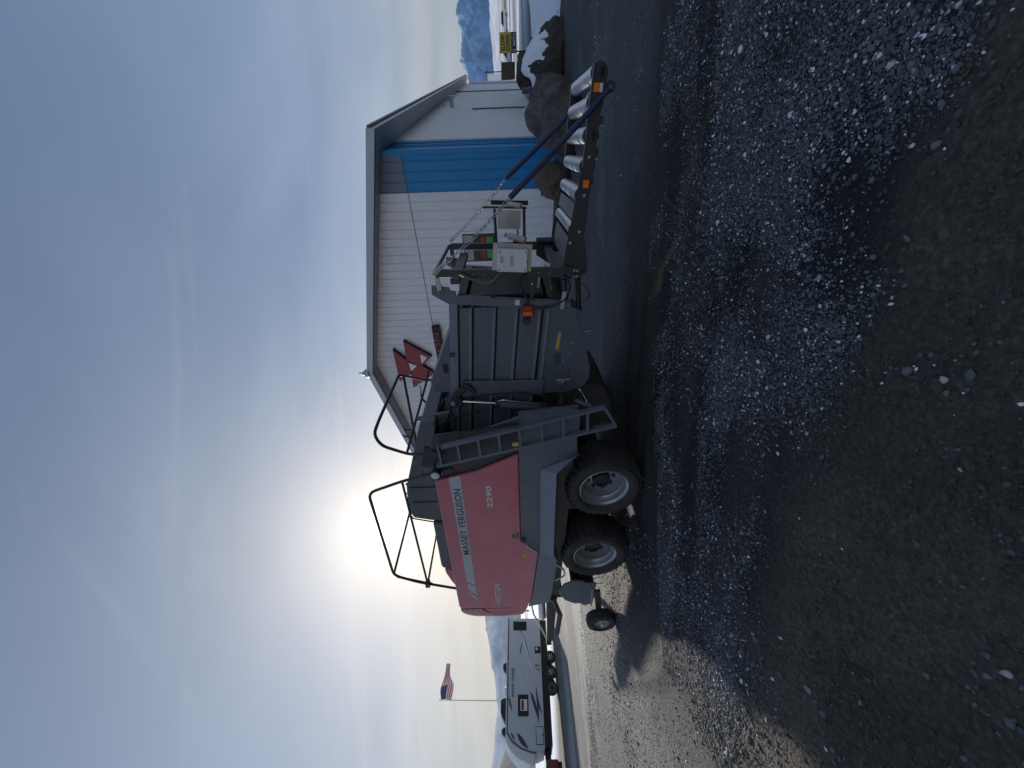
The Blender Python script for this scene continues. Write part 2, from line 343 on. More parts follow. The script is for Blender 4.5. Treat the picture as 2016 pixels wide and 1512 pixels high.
mm = N('ShaderNodeMath', operation='MULTIPLY'); t.links.new(m1.outputs[0], mm.inputs[0]); t.links.new(m2.outputs[0], mm.inputs[1])
sc1 = N('ShaderNodeVectorMath', operation='SCALE'); t.links.new(ca.outputs[0], sc1.inputs[0]); t.links.new(mm.outputs[0], sc1.inputs['Scale'])
t.links.new(sc1.outputs[0], b.inputs['Base Color'])
b.inputs['Roughness'].default_value = .82; b.inputs['Specular IOR Level'].default_value = .35
h1 = N('ShaderNodeMath', operation='MULTIPLY_ADD'); t.links.new(v1.outputs['Distance'], h1.inputs[0]); h1.inputs[1].default_value = -.7; t.links.new(n1.outputs[0], h1.inputs[2])
h2 = N('ShaderNodeMath', operation='MULTIPLY_ADD'); t.links.new(v2.outputs['Distance'], h2.inputs[0]); h2.inputs[1].default_value = -.5; t.links.new(h1.outputs[0], h2.inputs[2])
bs = N('ShaderNodeMapRange'); t.links.new(ca.outputs['Alpha'], bs.inputs[0]); bs.inputs[3].default_value = .85; bs.inputs[4].default_value = .8
bp = N('ShaderNodeBump'); t.links.new(bs.outputs[0], bp.inputs['Strength']); bp.inputs['Distance'].default_value = .02; t.links.new(h2.outputs[0], bp.inputs['Height']); t.links.new(bp.outputs[0], b.inputs['Normal'])
me.materials.append(gm)
g = bpy.data.objects.new('ground', me); COL.objects.link(g); g['kind'] = 'structure'

# loose gravel: crushed stones, far too many to count
phi = (1 + 5 ** .5) / 2
ico = np.array([(-1, phi, 0), (1, phi, 0), (-1, -phi, 0), (1, -phi, 0), (0, -1, phi), (0, 1, phi), (0, -1, -phi), (0, 1, -phi), (phi, 0, -1), (phi, 0, 1), (-phi, 0, -1), (-phi, 0, 1)]); ico /= np.linalg.norm(ico[0])
icf = np.array([(0, 11, 5), (0, 5, 1), (0, 1, 7), (0, 7, 10), (0, 10, 11), (1, 5, 9), (5, 11, 4), (11, 10, 2), (10, 7, 6), (7, 1, 8), (3, 9, 4), (3, 4, 2), (3, 2, 6), (3, 6, 8), (3, 8, 9), (4, 9, 5), (2, 4, 11), (6, 2, 10), (8, 6, 7), (9, 8, 1)])
def stones(x, y, rad):
    n = len(x)
    base = ico[None] * (1 + (rng.random((n, 12, 1)) - .5) * .85)
    base = base * (rng.uniform(.55, 1.35, (n, 1, 3)))
    q = rng.normal(size=(n, 4)); q /= np.linalg.norm(q, axis=1)[:, None]; w, a, b_, c = q.T
    RM = np.stack([1 - 2 * (b_ * b_ + c * c), 2 * (a * b_ - c * w), 2 * (a * c + b_ * w), 2 * (a * b_ + c * w), 1 - 2 * (a * a + c * c), 2 * (b_ * c - a * w), 2 * (a * c - b_ * w), 2 * (b_ * c + a * w), 1 - 2 * (a * a + b_ * b_)], -1).reshape(n, 3, 3)
    p = np.einsum('nij,nkj->nki', RM, base); p[:, :, 2] *= .72
    p *= rad[:, None, None]
    p[:, :, 0] += x[:, None]; p[:, :, 1] += y[:, None]; p[:, :, 2] += (groundz(x, y) + rad * .28)[:, None]
    f = icf[None] + (np.arange(n) * 12)[:, None, None]
    return p.reshape(-1, 3), f.reshape(-1, 3)
def gravel(name, x, y, rad, mat):
    v, f = stones(x, y, rad); me = bpy.data.meshes.new(name); mesh_np(me, v, f, 3); me.materials.append(mat)
    o = bpy.data.objects.new(name, me); COL.objects.link(o); o['kind'] = 'stuff'; return o
sm = bpy.data.materials.new('crushed_stone'); sm.use_nodes = True; t = sm.node_tree; b = t.nodes['Principled BSDF']
gi = N('ShaderNodeNewGeometry'); rp = N('ShaderNodeValToRGB'); t.links.new(gi.outputs['Random Per Island'], rp.inputs[0])
for e_, (p_, c_) in zip([rp.color_ramp.elements[0], rp.color_ramp.elements[1]] + [rp.color_ramp.elements.new(.5) for _ in range(4)], [(0, (.07, .074, .082)), (1, (.175, .178, .182)), (.3, (.11, .118, .13)), (.55, (.135, .145, .16)), (.75, (.15, .148, .148)), (.9, (.165, .173, .187))]): e_.position = p_; e_.color = (*c_, 1)
tcn = N('ShaderNodeTexCoord'); n1 = N('ShaderNodeTexNoise'); n1.inputs['Scale'].default_value = 130; n1.inputs['Detail'].default_value = 4; t.links.new(tcn.outputs['Object'], n1.inputs[0])
m1 = N('ShaderNodeMapRange'); t.links.new(n1.outputs[0], m1.inputs[0]); m1.inputs[3].default_value = .75; m1.inputs[4].default_value = 1.2
s1 = N('ShaderNodeVectorMath', operation='SCALE'); t.links.new(rp.outputs[0], s1.inputs[0]); t.links.new(m1.outputs[0], s1.inputs['Scale']); t.links.new(s1.outputs[0], b.inputs['Base Color']); b.inputs['Roughness'].default_value = .8
def cand(n, x0, x1, y0, y1): return rng.uniform(x0, x1, n), rng.uniform(y0, y1, n)
x1_, y1_ = cand(400000, -3.4, 5.4, .9, 4.6)
keep = (np.abs(x1_) < y1_ * 1.12 + 1.6) & (rng.random(len(x1_)) < gravelly(x1_, y1_) * 1.15)
x2_, y2_ = cand(60000, -6, 8, 4, 9.0)
keep2 = rng.random(len(x2_)) < gravelly(x2_, y2_) * .55 + .02
x3_, y3_ = cand(15000, -3.4, 3.5, .75, 4.5)
cl = sstep(.52, .7, fbm(x3_ * 1.7 + 70, y3_ * 1.7 + 3, 3)); keep3 = rng.random(len(x3_)) < .10 + .60 * cl
px_ = np.concatenate([x1_[keep], x2_[keep2]]); py_ = np.concatenate([y1_[keep], y2_[keep2]])
prad = np.clip(rng.lognormal(math.log(.0052), .38, len(px_)), .0028, .016)
gravel('gravel', px_, py_, prad, sm)
gravel('scattered_stones', x3_[keep3], y3_[keep3], np.clip(rng.lognormal(math.log(.0056), .58, keep3.sum()), .002, .021), sm)
cm_ = pm('dirt_clod', (.072, .062, .048), .95, var=.5, scale=40)
x5_, y5_ = cand(42000, -3.4, 3.0, .75, 3.6); k5 = (rng.random(len(x5_)) < .25 + .75 * sstep(.40, .62, fbm(x5_ * 2.4 + 12, y5_ * 2.4 + 33, 4))) & (np.abs(x5_) < y5_ * 1.12 + 1.2)
gravel('dirt_clods', x5_[k5], y5_[k5], np.clip(rng.lognormal(math.log(.0042), .5, k5.sum()), .002, .013), cm_)
# coarser grains over the sunlit lot on the left and the asphalt on the right
x4_, y4_ = cand(52000, -11, -2.0, 2.5, 11); k4 = rng.random(len(x4_)) < .15 + .75 * sstep(.4, .62, fbm(x4_ * .9, y4_ * .9, 4))
gravel('lot_gravel', x4_[k4], y4_[k4], np.clip(rng.lognormal(math.log(.0065), .4, k4.sum()), .003, .018), sm)

# snow bank beside the boulders
M['snow'] = pm('old_snow', (.84, .88, .93), .6, var=.06, scale=1.5, bump=.5, bscale=9, dust=.25, dustcol=(.40, .40, .40))
sx = np.arange(7.5, 40, .16); sy = np.arange(8, 44, .16); SX, SY = np.meshgrid(sx, sy)
e0 = (SX - 9.2) * .35 + (SY - 10.2) * .75 + (fbm(SX * .7, SY * .7, 4) - .5) * 4.0
off = (SX - 7.6) * .761 - (SY - 12.4) * .649            # distance from the long wall
m_ = sstep(-.2, 1.6, e0) * sstep(1.2, 2.6, off) * (1 - sstep(12.5, 15, off + (fbm(SX * .3, SY * .3) - .5) * 6)) * (1 - sstep(17, 21, SY + (fbm(SX * .4 + 9, SY * .4) - .5) * 5))
m_ = m_ * sstep(.27, .38, fbm(SX * .9 + 30, SY * .9, 4) + .25 * sstep(1.5, 4, e0))
SZ = gz(SX, SY) - .05 + .17 * m_ + .10 * m_ * (fbm(SX * 1.2 + 3, SY * 1.2, 4) - .3)
me = bpy.data.meshes.new('snow'); i_ = np.arange(SX.size).reshape(SX.shape)
mesh_np(me, np.stack([SX, SY, SZ], -1).reshape(-1, 3), np.stack([i_[:-1, :-1], i_[:-1, 1:], i_[1:, 1:], i_[1:, :-1]], -1).reshape(-1, 4), 4)
me.polygons.foreach_set('use_smooth', [True] * len(me.polygons)); me.materials.append(M['snow'])
o = bpy.data.objects.new('snow', me); COL.objects.link(o); o['kind'] = 'structure'

# ------------------------------------------------------------------ far terrain
def ridge(name, az0, az1, dist, depth, prof, col, snowline, base=-3, rough=.35, seed=0, nseg=160, nd=26, snowcol=(.75, .78, .84)):
    az = np.linspace(R(az0), R(az1), nseg); rr = np.linspace(0, 1, nd); A, Q = np.meshgrid(az, rr)
    h = np.interp(np.degrees(A), [p[0] for p in prof], [p[1] for p in prof])      # elevation angle in degrees
    Hh = dist * np.tan(np.radians(h))
    nzv = fbm(A * 30 + seed, Q * 5 + seed, 6)
    z = base + Hh * np.sin(Q * math.pi * .5) ** 1.2 * (1 - rough + 2 * rough * nzv * (.4 + .6 * Q))
    d = dist - depth + depth * Q
    v = np.stack([np.sin(A) * d, np.cos(A) * d, z], -1).reshape(-1, 3)
    me = bpy.data.meshes.new(name); i_ = np.arange(A.size).reshape(A.shape)
    mesh_np(me, v, np.stack([i_[:-1, :-1], i_[:-1, 1:], i_[1:, 1:], i_[1:, :-1]], -1).reshape(-1, 4), 4)
    me.polygons.foreach_set('use_smooth', [True] * len(me.polygons))
    m = bpy.data.materials.new(name + '_slope'); m.use_nodes = True; t = m.node_tree; b = t.nodes['Principled BSDF']; b.inputs['Roughness'].default_value = .9; b.inputs['Specular IOR Level'].default_value = .1
    tc_ = t.nodes.new('ShaderNodeTexCoord'); sp = t.nodes.new('ShaderNodeSeparateXYZ'); t.links.new(tc_.outputs['Object'], sp.inputs[0])
    n_ = t.nodes.new('ShaderNodeTexNoise'); n_.inputs['Scale'].default_value = 22.0 / dist; n_.inputs['Detail'].default_value = 9; n_.inputs['Roughness'].default_value = .68
    mpp = t.nodes.new('ShaderNodeMapping'); mpp.inputs['Scale'].default_value = (1, 1, .35); t.links.new(tc_.outputs['Object'], mpp.inputs[0]); t.links.new(mpp.outputs[0], n_.inputs[0])
    ad = t.nodes.new('ShaderNodeMath'); ad.operation = 'MULTIPLY_ADD'; t.links.new(n_.outputs[0], ad.inputs[0]); ad.inputs[1].default_value = snowline[1]; t.links.new(sp.outputs[2], ad.inputs[2])
    mr = t.nodes.new('ShaderNodeMapRange'); t.links.new(ad.outputs[0], mr.inputs[0]); mr.inputs[1].default_value = snowline[0] + snowline[1] * .5 - snowline[2]; mr.inputs[2].default_value = snowline[0] + snowline[1] * .5 + snowline[2]
    mx = t.nodes.new('ShaderNodeMix'); mx.data_type = 'RGBA'; t.links.new(mr.outputs[0], mx.inputs[0]); mx.inputs[6].default_value = (*col, 1); mx.inputs[7].default_value = (*snowcol, 1); t.links.new(mx.outputs[2], b.inputs['Base Color'])
    me.materials.append(m); o = bpy.data.objects.new(name, me); COL.objects.link(o); o['kind'] = 'structure'; return o
ridge('mountains', 10, 80, 5200, 2300, [(10, 3.6), (25, 3.7), (35, 3.9), (38, 3.6), (40, 4.0), (42, 3.7), (44, 4.2), (47, 4.3), (52, 3.9), (60, 3.3), (80, 3)], (.026, .088, .25), (355, 260, 45), rough=.30, seed=3, nseg=700, nd=60, snowcol=(.42, .50, .62))  # blue of distant haze and shade put into the slope colour
ridge('foothills', 20, 80, 2600, 900, [(20, 1.3), (38, .9), (42, 1.0), (47, 1.15), (55, 1.0), (80, .8)], (.16, .13, .10), (-6, 60, 18), rough=.4, seed=8, nseg=200)
ridge('hills', -75, -12, 2400, 1100, [(-75, 3.6), (-52, 3.9), (-47, 3.9), (-43, 3.2), (-40, 3.0), (-37, 3.3), (-34, 4.1), (-31, 4.4), (-26, 4.2), (-12, 3.5)], (.10, .09, .08), (36, 190, 40), rough=.12, seed=14, nseg=260, snowcol=(.40, .45, .54))
ridge('bare_hill', -80, -38, 900, 420, [(-80, 4.4), (-60, 4.1), (-48, 3.8), (-45, 2.9), (-42, 1.6), (-38, .2)], (.10, .095, .085), (400, 20, 20), rough=.12, seed=21, nseg=120)

# ------------------------------------------------------------------ metal building
M['wall'] = pm('white_metal_siding', (.84, .87, .90), .42, var=.06, scale=1.2, dust=.22, dustcol=(.52, .50, .46))
M['wallblue'] = pm('blue_metal_siding', (.004, .24, .54), .45, var=.10, scale=1.2, dust=.05, dustcol=(.12, .2, .3))
M['fadedblue'] = pm('faded_blue_siding', (.16, .22, .31), .5, var=.12, scale=1.5, dust=.2, dustcol=(.3, .33, .37))
M['fascia'] = pm('pale_grey_fascia', (.52, .56, .60), .4, var=.05, dust=.1)
M['soffit'] = pm('grey_soffit', (.33, .33, .33), .55, var=.1, scale=1)
M['roof'] = pm('dark_roof_edge', (.10, .11, .12), .5, var=.1)
M['bluetrim'] = pm('dark_blue_trim', (.02, .06, .11), .4, var=.1)
M['glass'] = pm('dark_window_glass', (.016, .018, .02), .22, var=.1, spec=.4)
C0 = (7.6167, 12.3753, 0)
bld = thing('metal_building', 'long white metal building with blue corner and low gable roof', 'building', C0, R(-40.44))
W_, LEN, EAVE, SL = 21.5, 41.0, 5.65, .268
RX, SLL = -8.49, .165               # the ridge sits off centre: the far slope is longer and flatter
def zr(x): return EAVE - SL * x if x > RX else EAVE - SL * RX + SLL * (x - RX)
SEAM = 5.02
# gable siding: one object per panel, each with its raised rib at the lap
PW = .312; k = 0; x = 0.0
lowmesh = {}
while x > -W_ + .01:
    xa = max(x - PW, -W_); blue = x > -1.0
    def rib_low(mb, z0, za, zb):
        mb.prism([(xa, z0), (x - .004, z0), (x - .004, zb), (xa, za)], 0, .04)
        mb.prism([(xa + .004, z0), (xa + .030, z0), (xa + .030, za - .004), (xa + .004, za)], -.022, -.001)
    mb = MB(); mb.prism([(xa, -.6), (x - .004, -.6), (x - .004, SEAM - .012), (xa, SEAM - .012)], 0, .04); mb.prism([(xa + .004, -.6), (xa + .028, -.6), (xa + .022, SEAM - .012), (xa + .010, SEAM - .012)], -.02, -.001)
    mb.build('wall_panel', 'wallblue' if blue else 'wall', bld)
    za, zb = zr(xa), zr(x)
    pk = [(xa, SEAM), (x - .004, SEAM), (x - .004, zb)] + ([(RX, zr(RX))] if xa < RX < x else []) + [(xa, za)]
    mb = MB(); mb.prism(pk, 0, .04); mb.prism([(xa + .006, SEAM), (xa + .026, SEAM), (xa + .022, za - .01), (xa + .010, za - .01)], -.02, -.001)
    mb.build('wall_panel', 'fadedblue' if blue else 'wall', bld)
    x = xa
# long wall: wider panels, seen at a grazing angle
def eave_panel(name, mat, w):
    mb = MB().box(-.04, 0, 0, w - .004, -.6, EAVE)
    nr = max(2, int(w / .3))
    for i in range(nr): mb.prism([(i * w / nr + .004, -.6), (i * w / nr + .034, -.6), (i * w / nr + .034, EAVE - .02), (i * w / nr + .004, EAVE - .02)], .001, .022, axis='x')
    return mb.build(name, mat, bld)
ep = eave_panel('wall_panel', 'wall', .9); ep.location = (0, 2.0, 0)
eb = eave_panel('wall_panel', 'wallblue', .5); eb.location = (0, 0.12, 0)
for i in range(1, 3): copy(eb, bld, (0, .12 + .62 * i, 0))
y = 2.9
while y < LEN - .9: copy(ep, bld, (0, y, 0)); y += .9
mb = MB().box(-.10, .045, -.045, .12, -.6, EAVE); mb.build('corner_trim', 'wallblue', bld, bevel=.008)
MB().box(-W_ + .1, -.15, LEN - .1, LEN, -.6, EAVE).build('wall', 'wall', bld)
MB().box(-W_, -W_ + .04, .1, LEN, -.6, EAVE).build('wall', 'wall', bld)
MB().prism([(-W_ + .2, -.6), (-.2, -.6), (-.2, EAVE - .1), (RX, zr(RX) - .1), (-W_ + .2, zr(-W_) - .1)], .1, LEN - .2).build('wall_core', 'wall', bld)
MB().box(-6.45, -.10, -.026, -.002, SEAM - .012, SEAM + .003).build('seam_trim', 'roof', bld)
# roof slabs, fascia and trims
OV, EO = .62, .70; pk = RX
for sgn in (1, -1):
    xe = EO if sgn > 0 else -W_ - EO; ze = EAVE - SL * EO if sgn > 0 else zr(-W_ - EO); zp = zr(pk)
    MB().prism([(xe, ze + .004), (pk, zp + .004), (pk, zp + .25), (xe, ze + .25)], -OV, LEN + .3).build('roof_slope', 'soffit', bld)
    MB().prism([(xe + sgn * .02, ze + .252), (pk, zp + .252), (pk, zp + .285), (xe + sgn * .02, ze + .285)], -OV - .04, LEN + .32).build('roof_sheet', 'roof', bld)
    MB().prism([(xe + sgn * .005, ze + .03), (pk, zp + .03), (pk, zp + .29), (xe + sgn * .005, ze + .29)], -OV - .075, -OV - .045).build('fascia', 'fascia', bld)
    MB().prism([(xe, ze - .005), (pk, zp - .005), (pk, zp + .03), (xe, ze + .03)], -OV - .06, -OV - .002).build('fascia_trim', 'bluetrim', bld)
    MB().box(xe + sgn * .01 - .01, xe + sgn * .01 + .015, -OV - .02, LEN + .3, ze - .01, ze + .26).build('fascia', 'fascia' if sgn > 0 else 'fascia', bld)
    # gutter with pale standing-seam ends
    MB().box(min(xe, xe + sgn * .09), max(xe, xe + sgn * .09), -OV, LEN + .3, ze + .15, ze + .27).build('gutter', 'roof', bld)
cap = MB(); zt = zr(pk)
cap.lathe([(.0, -.02), (.20, -.02), (.20, .10), (.15, .17), (.10, .20), (.10, .26), (.045, .30), (.03, .46), (0, .48)], (pk, -OV - .05, zt + .20), n=16, axis='z'); cap.build('ridge_finial', 'galv', bld, smooth=40)
# window with posters, seen behind the chute frame
wnd = MB().box(-3.80, -2.60, -.055, -.023, 2.05, 3.40).build('window', 'wall', bld)
MB().box(-3.72, -2.68, -.062, -.056, 2.13, 3.32).build('pane', 'glass', wnd)
M['postred'] = pm('red_poster', (.35, .03, .035), .5); M['postgreen'] = pm('green_poster', (.06, .34, .07), .5); M['postgrey'] = pm('grey_blind', (.36, .40, .44), .5)
MB().box(-3.67, -2.73, -.070, -.063, 2.95, 3.28).build('blind', 'postgrey', wnd)
MB().box(-3.60, -2.80, -.070, -.063, 2.50, 2.66).build('poster', 'postred', wnd)
MB().box(-3.60, -2.80, -.070, -.063, 2.20, 2.44).build('poster', 'postgreen', wnd)
# fittings on the long wall
vn = MB().cyl((.02, 13.3, 4.62), (.55, 13.3, 4.62), .11, 14); vn.cyl((.5, 13.3, 4.62), (.60, 13.3, 4.62), .16, 14); vn.build('wall_vent', 'galv', bld, smooth=40)
vn = MB().tube([(.03, 14.6, 5.2), (.16, 14.6, 5.2), (.16, 14.6, 5.05)], .06, 8); vn.build('wall_lamp', 'fascia', bld)
st = MB().cyl((.09, 11.5, .45), (.09, 11.5, 3.35), .035, 8); st.cyl((.0, 11.5, 3.1), (.09, 11.5, 3.1), .02, 6); st.cyl((.0, 11.5, .7), (.09, 11.5, .7), .02, 6); st.build('stand_pipe', 'bluetrim', bld)
dsp = MB().box(.0, .09, 26.6, 26.72, 0, EAVE - .1); dsp.build('downspout', 'roof', bld)
MB().box(.002, .03, 30, 34.2, -.3, 4.0).build('overhead_door', 'fascia', bld)
MB().cyl((.2, 36.5, -.3), (.2, 36.5, 5.0), .12, 10).build('downspout', 'fascia', bld, smooth=40)

# red triangle emblem on the gable
M['signred'] = pm('red_sign_face', (.30, .022, .030), .4, var=.1, dust=.12)
M['signwhite'] = pm('white_sign_face', (.80, .80, .80), .4, var=.04)
emb = thing('emblem_sign', 'red triple-triangle emblem sign with black edges high on the white gable', 'sign', C0, R(-40.44))
dx = -.0
P_ = [(-7.591, 6.952), (-8.161, 6.455), (-7.152, 6.384), (-8.041, 5.275), (-8.522, 5.796), (-9.012, 5.288), (-9.855, 6.453), (-9.008, 6.399), (-9.445, 7.03)]
MB().prism([P_[0], P_[1], P_[2], P_[3], P_[4], P_[5], P_[6], P_[7], P_[8]], -.20, -.03).build('sign_box', 'black', emb)
def inset(poly, d):
    cxm = sum(p[0] for p in poly) / len(poly); czm = sum(p[1] for p in poly) / len(poly)
    return [(cxm + (p[0] - cxm) * (1 - d), czm + (p[1] - czm) * (1 - d)) for p in poly]
fa = MB(); fa.prism(inset([P_[0], P_[1], (-8.338, 6.373), P_[7], P_[8]], .03), -.212, -.202); fa.build('sign_face', 'signred', emb)
fa = MB(); fa.prism(inset([P_[1], P_[2], P_[3], P_[4], (-8.50, 6.04)], .03), -.212, -.202); fa.build('sign_face', 'signred', emb)
fa = MB(); fa.prism(inset([P_[7], (-8.50, 6.04), P_[4], P_[5], P_[6]], .03), -.212, -.202); fa.build('sign_face', 'signred', emb)
MB().prism([(-8.338, 6.373), (-8.529, 6.037), (-8.828, 6.363)], -.222, -.213).build('triangle', 'signwhite', emb)
MB().prism([(-7.892, 5.781), (-8.074, 5.488), (-8.408, 5.776)], -.222, -.213).build('triangle', 'signwhite', emb)
ls = thing('letter_sign', 'black box sign with red capital letters below the triangle emblem on the gable', 'sign', C0, R(-40.44))
MB().box(-13.2, -6.48, -.26, -.03, 4.70, 5.03).build('sign_box', 'black', ls, bevel=.01)
text('lettering', 'MASSEY', 'signred', ls, -13.05, -10.55, 4.745, 4.985, -.262, depth=.03, bold=.02); text('lettering', 'FERGUSON', 'signred', ls, -10.1, -6.72, 4.745, 4.985, -.262, depth=.03, bold=.02)

# ------------------------------------------------------------------ boulders
def rock(name, label, loc, size, seed, mat, sub=5, flat=.25, group=None, rz=0, amp=.5, cut=()):
    r_ = np.random.default_rng(seed); bm = bmesh.new(); bmesh.ops.create_icosphere(bm, subdivisions=sub, radius=1)
    planes = [(Vector(r_.normal(size=3)).normalized(), r_.uniform(.58, .9)) for _ in range(15)]
    for v in bm.verts:
        p = v.co.copy()
        for n_, d_ in planes:
            q = p.dot(n_)
            if q > d_: p -= n_ * (q - d_) * .85
        for n_, d_ in cut:
            n_ = Vector(n_).normalized(); q = p.dot(n_)
            if q > d_: p -= n_ * (q - d_)
        a = np.array(p) * 2.3 + seed
        nz_ = float(fbm(np.array([a[0] + a[2] * .7]), np.array([a[1] - a[2] * .5]), 6)[0]) - .5
        n2_ = float(fbm(np.array([a[0] * 4 - a[2] * 3]), np.array([a[1] * 4 + a[2] * 2.2]), 4)[0]) - .5
        p *= 1 + nz_ * .36 * amp * 2 + n2_ * .10
        if p.z < -flat: p.z = -flat - (p.z + flat) * -.15
        v.co = Vector((p.x * size[0], p.y * size[1], (p.z + flat) * size[2]))
    me = bpy.data.meshes.new(name); bm.to_mesh(me); bm.free(); me.materials.append(M[mat]); me.polygons.foreach_set('use_smooth', [True] * len(me.polygons)); me.set_sharp_from_angle(angle=R(32))
    o = bpy.data.objects.new(name, me); COL.objects.link(o); o.location = loc; o.rotation_euler = (0, 0, rz)
    return tag(o, label, 'boulder', group)
M['rockbrown'] = pm('brown_weathered_boulder', (.135, .118, .105), .85, var=.7, scale=5, bump=1.0, bscale=16, dust=1.0, dustcol=(.028, .028, .033))
M['rocktan'] = pm('tan_rough_boulder', (.12, .088, .066), .9, var=.6, scale=6, bump=1.0, bscale=18, dust=.4, dustcol=(.06, .05, .045))
M['rockdark'] = pm('dark_layered_boulder', (.035, .027, .024), .8, var=.6, scale=2.2, bump=1.0, bscale=9, dust=.4, dustcol=(.075, .06, .05))
rock('boulder', 'large rounded brown boulder beside the blue building corner behind the chute end', (6.95, 10.0, -.08), (1.0, .74, 1.16), 11, 'rockbrown', rz=-.5)
rock('boulder', 'low tan block of a boulder against the white gable beside the chute', (5.78, 11.0, -.1), (.66, .5, .62), 27, 'rocktan', flat=.5, rz=-.6)
rock('boulder', 'dark craggy boulder with snow on top right of the large brown boulder', (8.78, 10.75, -.1), (1.0, .85, 1.0), 35, 'rockdark', rz=-.7)
sc_ = [(9.45, 10.35, .36, .32, .34), (15.2, 18.6, 1.0, .8, .8), (17.8, 21.6, 1.1, .9, .85), (13.2, 16.0, .7, .6, .55), (19.5, 24.5, 1.0, .8, .7)]
lab = ['small dark rock at the foot of the snowy dark boulder by the asphalt edge', 'dark grey rock in the middle of the rock row along the long wall', 'dark rock farther down the rock row past the yellow sign', 'smallest dark rock of the row next to the blue post', 'farthest dark rock at the end of the row near the dark shed']
for i, (x, y, a, b_, c) in enumerate(sc_): rock('boulder', lab[i], (x, y, float(gz(x, y)) - .1), (a, b_, c), 50 + i, 'rockdark', sub=4, rz=i)
# snow cap lying on the dark boulder
cap = MB(); gx = np.linspace(-1, 1, 70); gy = np.linspace(-1, 1, 60); vs_ = []; fs_ = []
rockd = [o for o in bpy.data.objects if o.name.startswith('boulder') and 'snow on top' in o['label']][0]
from mathutils.bvhtree import BVHTree
bvh = BVHTree.FromPolygons([v.co for v in rockd.data.vertices], [p.vertices for p in rockd.data.polygons])
idm = {}
for i, a in enumerate(gx):
    for j, c in enumerate(gy):
        hit = bvh.ray_cast(Vector((a * .95, c * .8, 5)), Vector((0, 0, -1)))
        n0 = float(fbm(np.array([a * 2.2 + 5]), np.array([c * 2.2 + 2]), 4)[0])
        lim = .60 + (n0 - .5) * 1.1
        if hit[0] is not None and (a * a * .75 + (c - .12) ** 2 * 1.0) < lim and hit[1].z > .35:
            idm[(i, j)] = len(vs_); e_ = lim - (a * a * .75 + (c - .12) ** 2)
            vs_.append(hit[0] + Vector((0, 0, -.012 + .10 * min(1, e_ * 2.5))))
for (i, j) in idm:
    q = [(i, j), (i + 1, j), (i + 1, j + 1), (i, j + 1)]
    if all(p in idm for p in q): fs_.append([idm[p] for p in q])
cap.add(vs_, fs_); cp = cap.build('snow_cap', 'snow', None, smooth=60); cp.location = rockd.location; cp.rotation_euler = rockd.rotation_euler
tag(cp, 'patch of old snow lying on top of the dark craggy boulder', 'snow')

# ------------------------------------------------------------------ yellow road sign
M['inkgrey'] = pm('grey_print', (.3, .3, .3), .5)
M['signyel'] = pm('yellow_sign_sheet', (.62, .47, .05), .45, var=.12, dust=.15)
sg = thing('road_sign', 'small yellow SLOW DOWN sign on a dark post behind the snowy boulder', 'sign', (14.55, 16.4, 0), R(-38))
MB().box(-.34, .34, -.012, .012, .98, 1.70).build('sign_border', 'black', sg, bevel=.02)
MB().box(-.33, .33, -.018, -.013, 1.22, 1.69).build('sign_face', 'signyel', sg)
text('lettering', 'SLOW', 'black', sg, -.26, .26, 1.475, 1.65, -.019, bold=.03); text('lettering', 'DOWN', 'black', sg, -.26, .26, 1.265, 1.44, -.019, bold=.03)
MB().box(-.33, .33, -.018, -.013, .99, 1.005).build('sign_rim', 'signyel', sg)
MB().box(-.29, .02, -.020, -.014, 1.165, 1.19).build('small_print', 'inkgrey', sg); MB().box(.06, .28, -.020, -.014, 1.165, 1.19).build('small_print', 'inkgrey', sg); text('lettering', '5', 'txtwhite', sg, -.29, -.20, 1.03, 1.13, -.019, bold=.01); text('lettering', 'MPH', 'txtwhite', sg, -.10, .28, 1.03, 1.13, -.019, bold=.005)
MB().box(-.31, -.26, .013, .06, -.2, 1.72).build('post', 'black', sg)

# ------------------------------------------------------------------ far things on the right
M['brownwood'] = pm('dark_brown_boards', (.03, .02, .018), .8, var=.3)
def shed(name, label, cat, loc, rz, w, d, h, rh, wall, roofm, win=()):
    t_ = thing(name, label, cat, loc, rz)
    MB().box(-w / 2, w / 2, 0, d, -1, h).build('wall', wall, t_)
    MB().prism([(-w / 2 - .25, h), (w / 2 + .25, h), (0, h + rh)], -.25, d + .25).build('roof', roofm, t_)
    for (x, z, ww, hh) in win:
        f_ = MB().box(x - ww / 2 - .06, x + ww / 2 + .06, -.05, -.01, z - .06, z + hh + .06).build('window', 'fascia', t_)
        MB().box(x - ww / 2, x + ww / 2, -.06, -.052, z, z + hh).build('pane', 'glass', f_)
    return t_
shed('white_house', 'tall white house far behind the end of the long wall', 'house', (68.2, 90, -.5), R(-38), 7, 9, 5.4, .5, 'wall', 'roof', [(-1.8, 1.1, .7, .9), (-.5, 1.1, .7, .9), (1.2, 2.6, .6, .8)])
shed('small_house', 'small far white house with brown roof beyond the snow field', 'house', (115, 104, -.5), R(-45), 9, 7, 3.0, 1.6, 'wall', 'brownwood', [(-2, 1.2, 1, 1.1), (2, 1.2, 1, 1.1)])
t_ = thing('storage_shed', 'low dark brown storage shed beyond the rock row', 'shed', (49.3, 60.5, -.5), R(-40))
MB().box(-1.15, 1.05, 0, 2, -.3, 2.0).build('wall', 'brownwood', t_); MB().prism([(-1.3, 2.0), (1.2, 2.0), (1.2, 2.1), (-1.3, 2.2)], -.15, 2.15).build('roof', 'dark', t_)
def pole(label, loc, h, rz=0, arms=1):
    t_ = thing('utility_pole', label, 'utility pole', loc, rz)
    MB().tube([(0, 0, -1), (0, 0, h)], [.14, .09], 8).build('post', 'brownwood', t_)
    for i in range(arms): MB().box(-1.1, 1.1, -.06, .06, h - .5 - i * .8, h - .38 - i * .8).build('crossarm', 'brownwood', t_)
